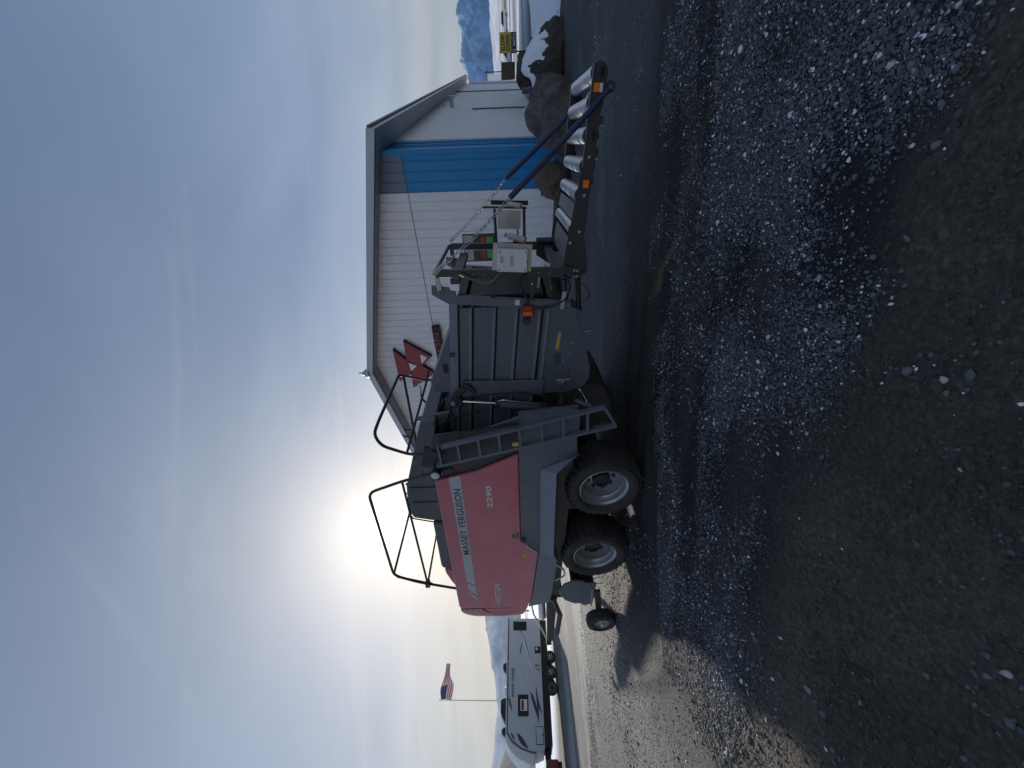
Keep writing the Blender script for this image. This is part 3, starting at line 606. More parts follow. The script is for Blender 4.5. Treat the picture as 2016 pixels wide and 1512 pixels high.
pole('utility pole with one crossarm above the dark shed', (65, 80, -.5), 5.6)
pole('far utility pole with one crossarm left of the travel trailer flag', (-52, 88, -.5), 6.6)
pole('farthest thin utility pole above the snow field beside the sign', (150, 148, -.5), 7)
M['carblue'] = pm('pale_blue_car_paint', (.36, .44, .50), .25, var=.05, coat=.5); M['carwhite'] = pm('white_car_paint', (.7, .72, .74), .3, var=.05); M['maroon'] = pm('maroon_car_paint', (.14, .012, .02), .25, var=.08, coat=.5)
M['rust'] = pm('rusty_red_rocker', (.12, .035, .028), .6)
def car(name, label, cat, loc, rz, paint, roofline, lower='black', L_=4.9, wd_=1.85):
    t_ = thing(name, label, cat, loc, rz)
    body = [(-L_ / 2, .45), (-L_ / 2, .95), (-L_ / 2 + .15, 1.08), (-1.0, 1.12), (L_ / 2 - .1, 1.10), (L_ / 2, .95), (L_ / 2, .45)]
    MB().prism(body, -wd_ / 2, wd_ / 2).build('body', paint, t_, bevel=.05)
    MB().prism(roofline, -wd_ / 2 + .12, wd_ / 2 - .12).build('cabin', paint, t_, bevel=.04)
    cx_ = sum(p[0] for p in roofline) / len(roofline); wl = [(cx_ + (p[0] - cx_) * .86, 1.14 + (p[1] - 1.12) * .82) for p in roofline]
    for s_ in (-1, 1): MB().prism(wl, s_ * (wd_ / 2 - .115), s_ * (wd_ / 2 - .10)).build('side_window', 'glass', t_)
    MB().box(-L_ / 2 + .1, L_ / 2 - .1, -wd_ / 2 + .03, wd_ / 2 - .03, .28, .46).build('sill', lower, t_)
    for x in (-L_ / 2 + .9, L_ / 2 - .95):
        for s_ in (-1, 1):
            w_ = MB().lathe([(.0, -.10), (.20, -.10), (.22, -.08), (.34, -.09), (.36, -.04), (.36, .09), (.0, .10)], (x, s_ * (wd_ / 2 - .08), .36), n=18).build('wheel', 'tyre', t_, smooth=40)
            MB().lathe([(.0, 0), (.19, 0), (.19, .006), (0, .006)], (x, s_ * (wd_ / 2 - .08) + (s_ * .118), .36), n=14).build('hubcap', 'rim', w_)
    for s_ in (-1, 1):
        MB().box(-L_ / 2 - .012, -L_ / 2 + .05, s_ * .68 - .14, s_ * .68 + .14, .75, .90).build('headlight', 'lens', t_); MB().box(L_ / 2 - .05, L_ / 2 + .012, s_ * .75 - .1, s_ * .75 + .1, .75, .95).build('tail_light', 'redlens', t_)
    return t_
suv = [(-1.0, 1.12), (-.25, 1.72), (.1, 1.78), (2.2, 1.76), (2.42, 1.10)]
pick = [(-1.1, 1.12), (-.4, 1.70), (-.1, 1.78), (1.0, 1.78), (1.25, 1.10)]
car('parked_car', 'pale blue SUV with dark windows parked behind the yellow sign', 'car', (55.6, 64.5, -.5), R(-42), 'carblue', suv, 'rust', L_=5.0)
car('parked_car', 'far white car at the edge of the field right of the yellow sign', 'car', (93, 99, -.5), R(-45), 'carwhite', suv)
car('pickup_truck', 'maroon pickup truck in front of the travel trailer at the photo edge', 'pickup truck', (-21.9, 18.2, -.5), R(55), 'maroon', pick, L_=5.6)

# post and valve beside the long wall
M['postblue'] = pm('blue_grey_pipe', (.06, .10, .14), .5, var=.3, scale=4, dust=.3, dustcol=(.14, .12, .1))
MBp = MB().cyl((0, 0, -.3), (0, 0, .78), .115, 16); MBp.lathe([(.118, .70), (.118, .79), (0, .82)], (0, 0, 0), n=16, axis='z')
pb = MBp.build('pipe_bollard', 'postblue', None, smooth=40); pb.location = (12.75, 16.75, 0); tag(pb, 'short blue grey pipe bollard standing by the long white wall', 'bollard')
vt = thing('water_valve', 'blue water valve and pipe stub between the wall and the brown boulder', 'valve', (11.15, 15.2, 0), .4)
MB().lathe([(.0, .30), (.13, .30), (.15, .40), (.10, .52), (.05, .56), (0, .58)], (0, 0, 0), n=14, axis='z').build('valve_body', 'postblue', vt, smooth=40)
MB().cyl((0, 0, -.2), (0, 0, .34), .05, 10).build('riser_pipe', 'postblue', vt); MB().cyl((-.22, 0, .46), (.2, 0, .46), .04, 10).build('cross_pipe', 'postblue', vt)
for i in range(4): MB().cyl((0, 0, .6), (.12 * math.cos(i * 1.571), .12 * math.sin(i * 1.571), .6), .012, 6).build('hand_wheel_spoke', 'galv', vt)

# ------------------------------------------------------------------ the baler
# local frame: x towards the bale chute, y away from the camera, z up; origin under the near rear tyre's outer face
bal = thing('square_baler', 'big red and grey square baler with tandem wheels, ladder and roller chute', 'baler', (-1.4293, 5.0336, 0), R(-32))
YN, YF, YC = 0.0, 2.44, 1.22
def part(name, mat, mb, par=None, **k): return mb.build(name, mat, par if par else bal, **k)

# --- wheels
def wheel(x, side):
    r_, w_ = .515, .50; zc_ = .508
    s_ = 1 if side == 0 else -1; y0 = YN if side == 0 else YF
    Y = lambda t: t * s_
    c = (x, y0, zc_)
    rim = MB(); rim.lathe([(.318, Y(.035)), (.330, Y(.040)), (.328, Y(.062)), (.300, Y(.085)), (.292, Y(.14)), (.272, Y(.165)), (.266, Y(.27)), (.262, Y(.30))], c, n=40)
    wh = part('wheel', 'rim', rim, smooth=35)
    dsc = MB(); dsc.lathe([(.263, Y(.295)), (.20, Y(.272)), (.125, Y(.262)), (.12, Y(.285)), (0, Y(.29))], c, n=36); part('disc', 'rim', dsc, wh, smooth=35)
    hb = MB(); hb.lathe([(.118, Y(.30)), (.118, Y(.19)), (.105, Y(.175)), (.085, Y(.172)), (.08, Y(.20)), (0, Y(.20))], c, n=24); part('hub', 'dark', hb, wh, smooth=35)
    for i in range(8):
        a = 2 * math.pi * i / 8 + .2; q = (x + .172 * math.cos(a), y0 + Y(.262), zc_ + .172 * math.sin(a))
        part('lug_nut', 'dark', MB().cyl((q[0], q[1], q[2]), (q[0], q[1] - Y(.030), q[2]), .024, 8), wh)
    ty = MB()
    ty.lathe([(.322, Y(.045)), (.345, Y(.018)), (.40, Y(.0)), (.445, Y(.006)), (.478, Y(.035)), (.490, Y(.075)), (.494, Y(.16)), (.496, Y(.25)), (.494, Y(.34)), (.490, Y(.425)), (.478, Y(.465)), (.445, Y(.494)), (.40, Y(.50)), (.345, Y(.48)), (.322, Y(.45))], c, n=56)
    nl = 30
    for i in range(nl):                                   # slanted tread lugs, two staggered rows
        for row in (0, 1):
            a0 = 2 * math.pi * (i + .5 * row) / nl
            ts = [(.028, 0), (.10, .05), (.24, .13)] if row == 0 else [(.472, 0), (.40, .05), (.26, .13)]
            vs_ = []
            for (yy, da) in ts:
                for (rr_, hw) in ((.482 if yy not in (.028, .472) else .462, .062), (.517 if yy not in (.028, .472) else .492, .050)):
                    for sg_ in (-1, 1):
                        a = a0 + da + sg_ * hw; vs_.append((x + rr_ * math.cos(a), y0 + Y(yy), zc_ + rr_ * math.sin(a)))
            fs_ = [(0, 1, 3, 2), (8, 10, 11, 9)]
            for k in (0, 4): fs_ += [(k, k + 2, k + 6, k + 4), (k + 1, k + 5, k + 7, k + 3), (k + 2, k + 3, k + 7, k + 6), (k, k + 4, k + 5, k + 1)]
            ty.add(vs_, fs_)
    part('tyre', 'tyre', ty, wh, smooth=32)
for side in (0, 1):
    for x in (-.03, -1.475): wheel(x, side)
part('axle', 'dark', MB().box(-.12, .06, .28, 2.16, .42, .60)); part('axle', 'dark', MB().box(-1.56, -1.38, .28, 2.16, .42, .60))
for y in (.62, 1.66): part('walking_beam', 'dark', MB().prism([(-1.62, .42), (-1.3, .36), (-.2, .36), (.12, .42), (.12, .6), (-.45, .86), (-1.05, .86), (-1.62, .6)], y, y + .16), bevel=.015)

# --- body
part('body_core', 'dark', MB().prism([(-2.6, 1.0), (.55, .92), (.55, 2.62), (-2.6, 2.60)], .14, 2.30))  # solid dark core added inside the body to block light
red = [(.267, 2.706), (.394, 2.247), (.408, 2.178), (.675, 1.632), (-.991, 1.632), (-1.278, 1.371), (-2.496, 1.478), (-2.79, 1.55), (-2.76, 2.66), (-2.70, 2.695)]
sp_ = part('side_panel', 'red', MB().prism(red, 0, .05), bevel=.012)
sp_['label'] = 'red side panel with grey stripe and lettering'
part('side_panel', 'red', MB().prism(red, 2.39, 2.44), bevel=.012)
part('stripe', 'stripe', MB().prism([(.318, 2.520), (.352, 2.375), (-2.075, 2.375), (-1.955, 2.500)], -.0035, -.001), sp_)
part('stripe', 'stripe', MB().prism([(-1.995, 2.500), (-2.16, 2.500), (-2.37, 2.372), (-2.12, 2.374)], -.0035, -.001), sp_)
part('stripe', 'stripe', MB().prism([(-2.235, 2.500), (-2.29, 2.500), (-2.50, 2.372), (-2.43, 2.372)], -.0035, -.001), sp_)
text('lettering', 'MASSEY', 'txtdark', sp_, -1.265, -.70, 2.393, 2.490, -.0045, depth=.002, bold=.014, spacing=1.06); text('lettering', 'FERGUSON', 'txtdark', sp_, -.635, .118, 2.393, 2.490, -.0045, depth=.002, bold=.014, spacing=1.06)
text('lettering', '2290', 'txtwhite', sp_, -.262, .155, 1.995, 2.068, -.001, depth=.003, bold=.025)
text('lettering', 'HESSTON', 'txtwhite', sp_, -2.625, -2.06, 1.985, 2.075, -.001, depth=.003, bold=.01, shear=0)
part('warning_decal', 'yellow', MB().box(-1.375, -1.30, -.003, -.001, 1.545, 1.62), sp_)
part('decal', 'txtdark', MB().box(-.93, -.80, -.003, -.001, 1.66, 1.70), sp_); part('decal', 'txtdark', MB().box(-.93, -.83, -.003, -.001, 1.715, 1.755), sp_)
# nose: wraps round the front
def nose():
    ns, nv = 30, 16; vs_ = []
    for j in range(nv + 1):
        tv = j / nv
        for i in range(ns + 1):
            a = math.pi * i / ns; cy_ = -math.cos(a); sy_ = math.sin(a)
            yy = YC + (abs(cy_) ** .42) * (1 if cy_ > 0 else -1) * 1.22
            fx = (abs(sy_) ** .55)
            if tv < .6: k_ = 1 - .10 * (1 - tv / .6) ** 2 * 0; zf = tv / .6; z = 1.55 + zf * .78
            else:
                q = (tv - .6) / .4 * math.pi / 2; k_ = .30 + .70 * math.cos(q); z = 2.33 + .345 * math.sin(q)
            zb = 1.55 + .16 * fx; zz = zb + (z - 1.55) / (2.675 - 1.55) * (2.675 - zb)
            bow = .06 * math.sin(min(1, tv / .6) * math.pi * .8)
            vs_.append((-2.775 - (.50 + bow) * k_ * fx, yy, zz))
    fs_ = [(j * (ns + 1) + i, j * (ns + 1) + i + 1, (j + 1) * (ns + 1) + i + 1, (j + 1) * (ns + 1) + i) for j in range(nv) for i in range(ns)]
    fs_.append(tuple(nv * (ns + 1) + i for i in range(ns + 1))); fs_.append(tuple(range(ns, -1, -1)))
    return MB().add(vs_, fs_)
ns_ = part('nose_panel', 'red', nose(), smooth=40)
part('nose_crease', 'red', MB().tube([(-2.80, -.004, 2.30), (-2.90, .01, 2.20), (-3.02, .03, 2.10), (-3.16, .10, 2.06)], .014, 6), ns_, smooth=60)
part('front_lamp', 'redlens', MB().box(-3.02, -2.92, .02, .06, 1.98, 2.06), ns_, bevel=.01)
# fender and lower shields
fe = MB()
up = [(.737, 1.629), (.80, 1.40), (.94, .93), (.62, .905), (.405, 1.36), (-1.114, 1.352), (-1.282, 1.365), (-.998, 1.629)]
fe.prism(up, .012, .05); fn = part('fender', 'grey', fe, bevel=.006)
fl = MB()
i0 = [(.62, .002, .905), (.405, .002, 1.362), (-1.114, .002, 1.354), (-1.29, .002, 1.36)]
i1 = [(.72, -.10, .914), (.414, -.10, 1.172), (-1.18, -.10, 1.164), (-1.31, -.06, 1.155)]
vs_ = [Vector(p) for p in i0 + i1] + [Vector(p) + Vector((0, .025, -.012)) for p in i0 + i1]
fs_ = []
for k in range(3): fs_ += [(k, k + 1, k + 5, k + 4), (k + 8, k + 12, k + 13, k + 9), (k + 4, k + 5, k + 13, k + 12)]
fs_ += [(0, 4, 12, 8), (3, 11, 15, 7), (0, 8, 9, 1), (1, 9, 10, 2), (2, 10, 11, 3)]
fl.add(vs_, fs_); part('fender_flare', 'grey2', fl, fn)
part('grab_handle', 'galv', MB().tube([(-1.04, -.005, 1.55), (-1.05, -.05, 1.54), (-1.19, -.05, 1.40), (-1.18, -.005, 1.40)], .011, 8, fillet=.02), fn, smooth=60)
part('latch', 'dark', MB().box(-.99, -.93, -.02, .01, 1.56, 1.615), fn, bevel=.008)
part('lower_shield', 'grey2', MB().prism([(-1.285, 1.362), (-2.49, 1.468), (-2.82, 1.53), (-2.70, 1.166), (-1.583, 1.074), (-1.345, 1.15)], .03, .06), bevel=.006)
part('fender', 'grey', MB().prism(up, 2.39, 2.43)); part('lower_shield', 'grey2', MB().prism([(-1.285, 1.362), (-2.49, 1.468), (-2.82, 1.53), (-2.70, 1.166), (-1.583, 1.074), (-1.345, 1.15)], 2.38, 2.41))
part('drop_handle', 'galv', MB().tube([(-1.62, .02, 1.10), (-1.70, -.02, .98), (-1.86, -.02, .96), (-2.05, .02, 1.10)], .014, 8, fillet=.05), smooth=60)
part('inner_bracket', 'dark', MB().prism([(-.62, 1.13), (-.12, 1.13), (-.30, .80), (-.55, .72)], .20, .23)); part('warning_decal', 'yellow', MB().box(-.48, -.34, .192, .197, .80, .86))
# roof
part('roof_deck', 'hood', MB().box(-2.70, .9, .05, 2.39, 2.66, 2.688))
part('roof_cover', 'hood', MB().prism([(-.93, 2.69), (-.93, 2.94), (-2.0, 2.952), (-2.06, 2.93), (-2.06, 2.69)], .30, 2.14), bevel=.02)
part('front_roof_cover', 'red', MB().prism([(-2.075, 2.69), (-2.075, 2.905), (-2.2, 2.90), (-2.45, 2.83), (-2.76, 2.70)], .28, 2.16), bevel=.03)
hd = MB(); hp = [(.95, 2.66), (.93, 2.86), (.03, 3.15), (-.18, 3.22), (-.60, 3.27), (-.72, 3.265), (-.84, 3.22), (-.91, 2.97), (-.95, 2.69)]
hd.prism(hp, .34, 2.10); hdo = part('knotter_hood', 'hood', hd, bevel=.02)
part('hood_vent', 'black', MB().prism([(.56, 2.85), (.23, 2.945), (.14, 2.67), (.47, 2.66)], .328, .338), hdo)
for x in (-.22, -.52): part('hood_rib', 'hood', MB().prism([(x, 2.72), (x + .03, 2.72), (x + .03, 3.18), (x, 3.18)], .326, .339), hdo)
part('hood_edge', 'dark', MB().tube([(-.96, .335, 2.70), (-.92, .335, 2.97), (-.84, .335, 3.225), (-.72, .335, 3.27)], .010, 6), hdo)
# rear corner frame behind the ladder
part('corner_panel', 'dark', MB().prism([(.275, 2.70), (.98, 2.66), (1.02, 2.2), (1.10, 1.62), (.70, 1.62), (.42, 2.17), (.40, 2.25)], .035, .07))
part('corner_panel', 'grey', MB().prism([(.55, 1.62), (1.25, 1.62), (1.30, 1.05), (1.24, .90), (.93, .90), (.80, 1.38)], .07, .10))
part('guard_plate', 'grey', MB().prism([(.76, 2.48), (.84, 2.44), (1.26, 1.38), (1.30, .92), (1.20, .92), (1.10, 1.4)], .10, .13), bevel=.008)
# round lamp on the corner
lm = part('work_lamp', 'black', MB().lathe([(0, .05), (.05, .05), (.068, .01), (.068, -.035), (.060, -.045), (.056, -.040), (0, -.040)], (.452, -.05, 2.662), n=24), smooth=35)
part('lens', 'lens', MB().lathe([(0, -.046), (.05, -.046), (.055, -.041)], (.452, -.05, 2.662), n=24), lm)
for a in range(4): part('reflector_cell', 'galv', MB().lathe([(0, -.0505), (.017, -.0505), (.017, -.047)], (.452 + .026 * math.cos(a * 1.571 + .8), -.05, 2.662 + .026 * math.sin(a * 1.571 + .8)), n=10), lm)
part('lamp_bracket', 'galv', MB().tube([(.44, .04, 2.56), (.44, -.03, 2.58), (.45, -.05, 2.62)], .008, 6), lm)

# --- ladder
ld = part('ladder', 'grey', MB().bar((1.395, -.08, .672), (.905, -.08, 2.53), .035, .055))
part('rail', 'grey', MB().bar((1.140, -.08, .512), (.612, -.08, 2.62), .035, .055), ld)
for zl, xr, xl in ((.845, 1.36, 1.065), (1.115, 1.29, .995), (1.36, 1.225, .935), (1.61, 1.155, .870), (1.845, 1.095, .805), (2.085, 1.03, .745), (2.33, .965, .685), (2.56, .905, .63)):
    part('rung', 'grey', MB().bar((xr, -.08, zl + .01), (xl, -.08, zl - .005), .028, .05), ld)
part('step_end', 'grey', MB().bar((1.392, -.08, .672), (1.142, -.08, .525), .03, .05), ld)
part('step_stay', 'grey', MB().bar((1.375, -.03, .80), (1.33, .16, .95), .03, .03), ld); part('warning_decal', 'yellow', MB().box(.905, .955, -.115, -.111, 1.63, 1.70), ld)
part('ladder_bracket', 'grey', MB().bar((.77, -.06, 2.05), (.77, .06, 2.05), .03, .04), ld)

# --- railings on the roof
TR = .0195
rf = part('railing', 'dark', MB().tube([(.50, -.02, 2.45), (.185, .10, 3.16), (-.01, .10, 3.645), (-1.89, .10, 3.665), (-2.10, .10, 3.30), (-2.36, .12, 2.69)], TR, 10, fillet=.12), smooth=60)
part('mid_rail', 'dark', MB().tube([(.185, .10, 3.16), (-2.14, .10, 3.165)], TR * .9, 8), rf, smooth=60)
part('cross_rail', 'dark', MB().tube([(-1.86, .10, 3.66), (-1.86, 1.45, 3.66), (-1.88, 2.30, 3.64), (-2.3, 2.32, 2.69)], TR, 8, fillet=.1), rf, smooth=60)
part('cross_rail', 'dark', MB().tube([(-2.16, .10, 3.165), (-2.16, 2.30, 3.165)], TR * .9, 8), rf, smooth=60)
part('brace', 'dark', MB().tube([(-1.93, .10, 3.62), (-2.17, .13, 3.20), (-2.20, .13, 3.10)], TR * .9, 8, fillet=.03), rf, smooth=60)
part('clamp', 'dark', MB().box(-2.22, -2.12, .07, .15, 3.13, 3.20), rf)
rr = part('railing', 'dark', MB().tube([(.76, -.02, 2.52), (.64, .10, 2.98), (.80, .10, 3.30), (.98, .10, 3.355), (1.03, .30, 3.34), (1.06, 1.36, 3.33), (1.02, 1.40, 3.28), (-.4, 1.40, 3.30)], TR, 10, fillet=.10), smooth=60)
part('cross_rail', 'dark', MB().tube([(.67, .10, 3.01), (.80, 1.62, 3.0), (.95, 1.66, 2.96)], TR * .9, 8), rr, smooth=60)
part('far_post', 'dark', MB().tube([(1.03, 1.40, 3.31), (.86, 1.52, 3.0), (.80, 1.62, 2.62)], TR * .9, 8), rr, smooth=60)
part('hook', 'dark', MB().tube([(.60, .52, 3.03), (.60, .50, 3.13), (.63, .50, 3.15)], .012, 6), rr); part('hook', 'dark', MB().tube([(.68, .55, 3.03), (.68, .54, 3.12), (.72, .54, 3.13)], .012, 6), rr)
for x, y, z in ((.32, .09, 2.86), (.62, .07, 2.92), (-.3, .34, 3.24), (-.1, .34, 3.20)): part('bolt', 'dark', MB().cyl((x, y - .03, z), (x, y, z), .012, 8))

# --- bale chamber (slopes gently down to the rear)
def cz(x, z24): return z24 + (2.40 - x) * .088            # height of a line that passes z24 at x = 2.40
YCN, YCF = .55, 1.75
ribs = [2.235, 2.072, 1.806, 1.560, 1.300]
for i in range(4):
    z1, z0 = ribs[i], ribs[i + 1]
    for y0, y1 in ((YCN, YCN + .035), (YCF - .035, YCF)):
        mb = MB(); xr, xl = 2.355, .55
        dz = .022
        mb.prism([(xl, cz(xl, z0) + dz), (xr, cz(xr, z0) + dz), (xr, cz(xr, z1) - .004), (xl, cz(xl, z1) - .004)], y0, y1)
        cpn = part('chamber_panel', 'grey', mb, bevel=.006)
        if y0 == YCN: part('panel_ledge', 'grey2', MB().prism([(xl, cz(xl, z0) + .018), (xr, cz(xr, z0) + .018), (xr, cz(xr, z0) + .05), (xl, cz(xl, z0) + .05)], y0 - .022, y0 - .001), cpn)
part('chamber_liner', 'black', MB().prism([(.5, cz(.5, 1.22)), (2.34, cz(2.34, 1.22)), (2.34, cz(2.34, 2.24)), (.5, cz(.5, 2.24))], YCN + .04, YCN + .07))
part('chamber_liner', 'black', MB().prism([(.5, cz(.5, 1.22)), (2.34, cz(2.34, 1.22)), (2.34, cz(2.34, 2.24)), (.5, cz(.5, 2.24))], YCF - .07, YCF - .04))
part('chamber_floor', 'dark', MB().prism([(.4, cz(.4, 1.10)), (2.42, cz(2.42, 1.10)), (2.42, cz(2.42, 1.18)), (.4, cz(.4, 1.18))], YCN + .01, YCF - .01))
part('chamber_roof', 'dark', MB().prism([(.4, cz(.4, 2.20)), (2.30, cz(2.30, 2.20)), (2.30, cz(2.30, 2.30)), (.4, cz(.4, 2.30))], YCN + .05, YCF - .05))
part('top_beam', 'grey2', MB().prism([(.6, cz(.6, 2.245)), (2.42, cz(2.42, 2.245)), (2.42, cz(2.42, 2.342)), (.6, cz(.6, 2.342))], YCN - .03, YCN + .08), bevel=.008)
part('top_beam', 'grey2', MB().prism([(.6, cz(.6, 2.245)), (2.42, cz(2.42, 2.245)), (2.42, cz(2.42, 2.342)), (.6, cz(.6, 2.342))], YCF - .08, YCF + .03), bevel=.008)
lowp = [(2.39, 1.008), (2.03, .85), (1.546, .725), (1.396, .728), (1.287, .781), (1.20, 1.0), (1.20, cz(1.2, 1.285)), (2.33, cz(2.33, 1.285))]
lw = part('lower_plate', 'grey', MB().prism(lowp, YCN - .012, YCN + .015), bevel=.005)
part('lower_plate', 'grey', MB().prism(lowp, YCF - .015, YCF + .012))
part('plate_ridge', 'grey2', MB().prism([(1.25, cz(1.25, 1.225)), (2.33, cz(2.33, 1.225)), (2.33, cz(2.33, 1.255)), (1.25, cz(1.25, 1.255))], YCN - .035, YCN - .013), lw)
part('warning_decal', 'yellow', MB().prism([(2.030, 1.129), (2.026, 1.094), (1.808, 1.117), (1.810, 1.156)], YCN - .016, YCN - .013), lw)
part('decal', 'txtdark', MB().prism([(1.76, 1.16), (1.76, 1.08), (1.62, 1.095), (1.62, 1.175)], YCN - .016, YCN - .013), lw)
for x, z in ((1.70, 1.02), (1.55, 1.05), (1.75, .98), (1.88, .96), (1.45, .93), (1.66, 1.06), (1.36, 1.02)): part('bolt', 'galv', MB().cyl((x, YCN - .022, z), (x, YCN - .012, z), .010, 8), lw)
part('belly_plate', 'dark', MB().prism([(2.0, .86), (1.5, .74), (1.3, .80), (.6, .95), (.6, 1.3), (2.0, 1.2)], YCN + .05, YCF - .05))
part('needle_frame', 'dark', MB().prism([(1.28, .80), (1.20, .50), (.95, .36), (.70, .34), (.55, .50), (.50, .95)], YCN + .10, YCF - .10), bevel=.02)
# upright strap and cylinder
part('chamber_strap', 'grey', MB().prism([(1.20, 1.30), (1.41, 1.28), (1.43, 2.30), (1.20, 2.32)], YCN - .05, YCN - .023), bevel=.008)
hc = part('hydraulic_cylinder', 'grey', MB().cyl((1.112, .47, 1.86), (1.034, .47, 1.325), .058, 20), smooth=40)
part('piston_rod', 'chrome', MB().cyl((1.16, .47, 2.30), (1.112, .47, 1.86), .020, 14), hc, smooth=60)
part('gland', 'dark', MB().cyl((1.116, .47, 1.895), (1.109, .47, 1.845), .068, 20), hc, smooth=40); part('end_cap', 'dark', MB().cyl((1.036, .47, 1.34), (1.024, .47, 1.26), .066, 20), hc, smooth=40)
part('clevis', 'dark', MB().prism([(1.19, 2.30), (1.10, 2.30), (1.08, 2.42), (1.13, 2.50), (1.22, 2.46), (1.38, 2.30), (1.36, 2.22), (1.24, 2.34)], .44, .50), hc, bevel=.012)
part('clevis', 'dark', MB().prism([(1.06, 1.27), (.99, 1.27), (.96, 1.12), (1.0, 1.06), (1.06, 1.10)], .43, .51), hc, bevel=.012)
part('hydraulic_line', 'chrome', MB().tube([(1.165, .44, 1.86), (1.19, .43, 1.80), (1.10, .42, 1.33)], .009, 8, fillet=.03), hc, smooth=60)
part('pivot_bolt', 'galv', MB().cyl((1.16, .42, 2.42), (1.16, .44, 2.42), .03, 10), hc)
part('warning_decal', 'yellow', MB().box(.965, 1.0, .40, .405, 1.03, 1.16))
part('toggle_lever', 'dark', MB().prism([(1.36, 2.26), (1.42, 2.30), (1.40, 2.20), (1.30, 2.12), (1.26, 2.16)], .46, .50), bevel=.01)
part('bracket', 'galv', MB().box(1.33, 1.41, .50, .535, 1.04, 1.13), bevel=.006); part('bracket_wire', 'galv', MB().tube([(1.36, .50, 1.06), (1.42, .49, 1.03), (1.42, .49, .97)], .008, 6))
part('crank_rod', 'chrome', MB().tube([(1.30, .45, .86), (1.28, .42, .83), (1.10, .40, .74)], .011, 8), smooth=60)
part('wing_cover', 'grey', MB().prism([(2.08, cz(2.08, 2.345)), (1.37, 2.70), (1.21, 2.69), (1.20, cz(1.2, 2.345))], .62, 1.68), bevel=.01)
part('cover_slot', 'black', MB().box(1.50, 1.62, .612, .618, 2.46, 2.52))
# knotter linkage over the chamber
kn = part('knotter_bracket', 'grey', MB().prism([(.86, 2.93), (.91, 2.92), (.955, 2.72), (1.0, 2.47), (.87, 2.43), (.70, 2.45), (.72, 2.52), (.84, 2.50), (.82, 2.60), (.76, 2.66), (.80, 2.76), (.85, 2.84)], .48, .53), bevel=.008)
part('link_arm', 'grey2', MB().bar((.88, .44, 2.86), (.53, .40, 2.775), .03, .04), kn); part('link_arm', 'grey2', MB().bar((.53, .40, 2.775), (.42, .40, 2.63), .03, .04), kn)
part('motor', 'dark', MB().cyl((.78, .46, 2.60), (.50, .46, 2.645), .062, 18), kn, smooth=40); part('motor_band', 'chrome', MB().cyl((.70, .398, 2.615), (.55, .398, 2.64), .006, 6), kn)
part('pivot', 'galv', MB().cyl((.885, .44, 2.70), (.885, .48, 2.70), .035, 14), kn, smooth=40); part('shackle', 'chrome', MB().prism([(.80, 2.71), (.78, 2.72), (.76, 2.60), (.80, 2.55), (.82, 2.56), (.79, 2.62)], .45, .47), kn)
part('pull_rod', 'galv', MB().cyl((.985, .80, 2.614), (.74, .80, 2.70), .012, 8)); part('pull_rod', 'galv', MB().cyl((1.08, .70, 2.55), (.78, .70, 2.566), .012, 8))
arc = [(1.06 + .02, 1.0, 2.95)] + [(.93 + .20 * math.cos(a), 1.0, 2.76 + .20 * math.sin(a)) for a in np.linspace(1.2, 3.6, 12)]
part('twine_finger', 'black', MB().tube(arc, [.006] + list(np.linspace(.008, .024, 12)), 8), smooth=60)
part('sheet_cover', 'stripe', MB().prism([(.80, 2.56), (.70, 2.78), (.62, 2.80), (.50, 2.72), (.50, 2.56)], .9, 1.5), bevel=.01)
part('bale_counter_box', 'dark', MB().box(.62, .80, .55, .75, 2.44, 2.60), bevel=.01)

# --- tail end of the chamber
pst = [(2.503, 2.247), (2.411, 2.257), (2.341, 1.49), (2.317, 1.128), (2.33, 1.0), (2.40, 1.0), (2.435, 1.489)]
for y0, y1 in ((YCN - .05, YCN + .03), (YCF - .03, YCF + .05)): part('end_post', 'grey', MB().prism(pst, y0, y1), bevel=.006)
part('end_beam', 'post', MB().prism([(2.42, 2.15), (2.51, 2.15), (2.51, 2.235), (2.42, 2.235)], YCN + .031, YCF - .031)); part('end_beam', 'post', MB().box(2.36, 2.44, YCN + .031, YCF - .031, 1.16, 1.25))
arm = [(2.622, 2.502), (2.523, 2.511), (2.414, 2.346), (2.40, 2.262), (2.545, 2.245), (2.561, 2.31), (2.596, 2.315)]
for y0, y1 in ((YCN - .02, YCN), (YCF, YCF + .02)): part('end_arm', 'grey', MB().prism(arm, y0, y1))
part('link_plate', 'ltgreen', MB().bar((2.710, .51, 2.43), (2.545, .51, 2.41), .05, .012), bevel=.004); part('bolt', 'black', MB().cyl((2.56, .495, 2.412), (2.56, .503, 2.412), .014, 8))
# lift frame: two uprights and cross tubes
PN = [(2.785, 2.40), (2.72, 2.46), (2.665, 1.15), (2.775, 1.15)]
for y0, y1, nm in ((.50, .56, 'n'), (1.74, 1.80, 'f')):
    part('lift_post', 'post', MB().prism([(2.765, 2.47), (2.712, 2.44), (2.69, 1.70), (2.665, 1.0), (2.775, 1.0), (2.778, 1.70), (2.79, 2.40)], y0, y1), bevel=.006)
part('cross_tube', 'post', MB().cyl((2.745, .53, 2.455), (2.745, 1.77, 2.455), .020, 10), smooth=60)
part('cross_tube', 'post', MB().box(2.62, 2.68, .56, 1.74, 2.20, 2.30)); part('cross_tube', 'post', MB().box(2.69, 2.75, .56, 1.74, 1.12, 1.20))
part('stay', 'post', MB().bar((2.43, .56, 1.853), (2.70, .56, 1.838), .05, .03)); part('stay', 'post', MB().bar((2.42, .56, 1.43), (2.70, .56, 1.43), .05, .03))
part('stay', 'post', MB().bar((2.43, 1.74, 1.853), (2.70, 1.74, 1.838), .05, .03))
part('stay', 'post', MB().bar((2.50, YCF, 2.40), (2.72, YCF + .02, 2.42), .05, .02))
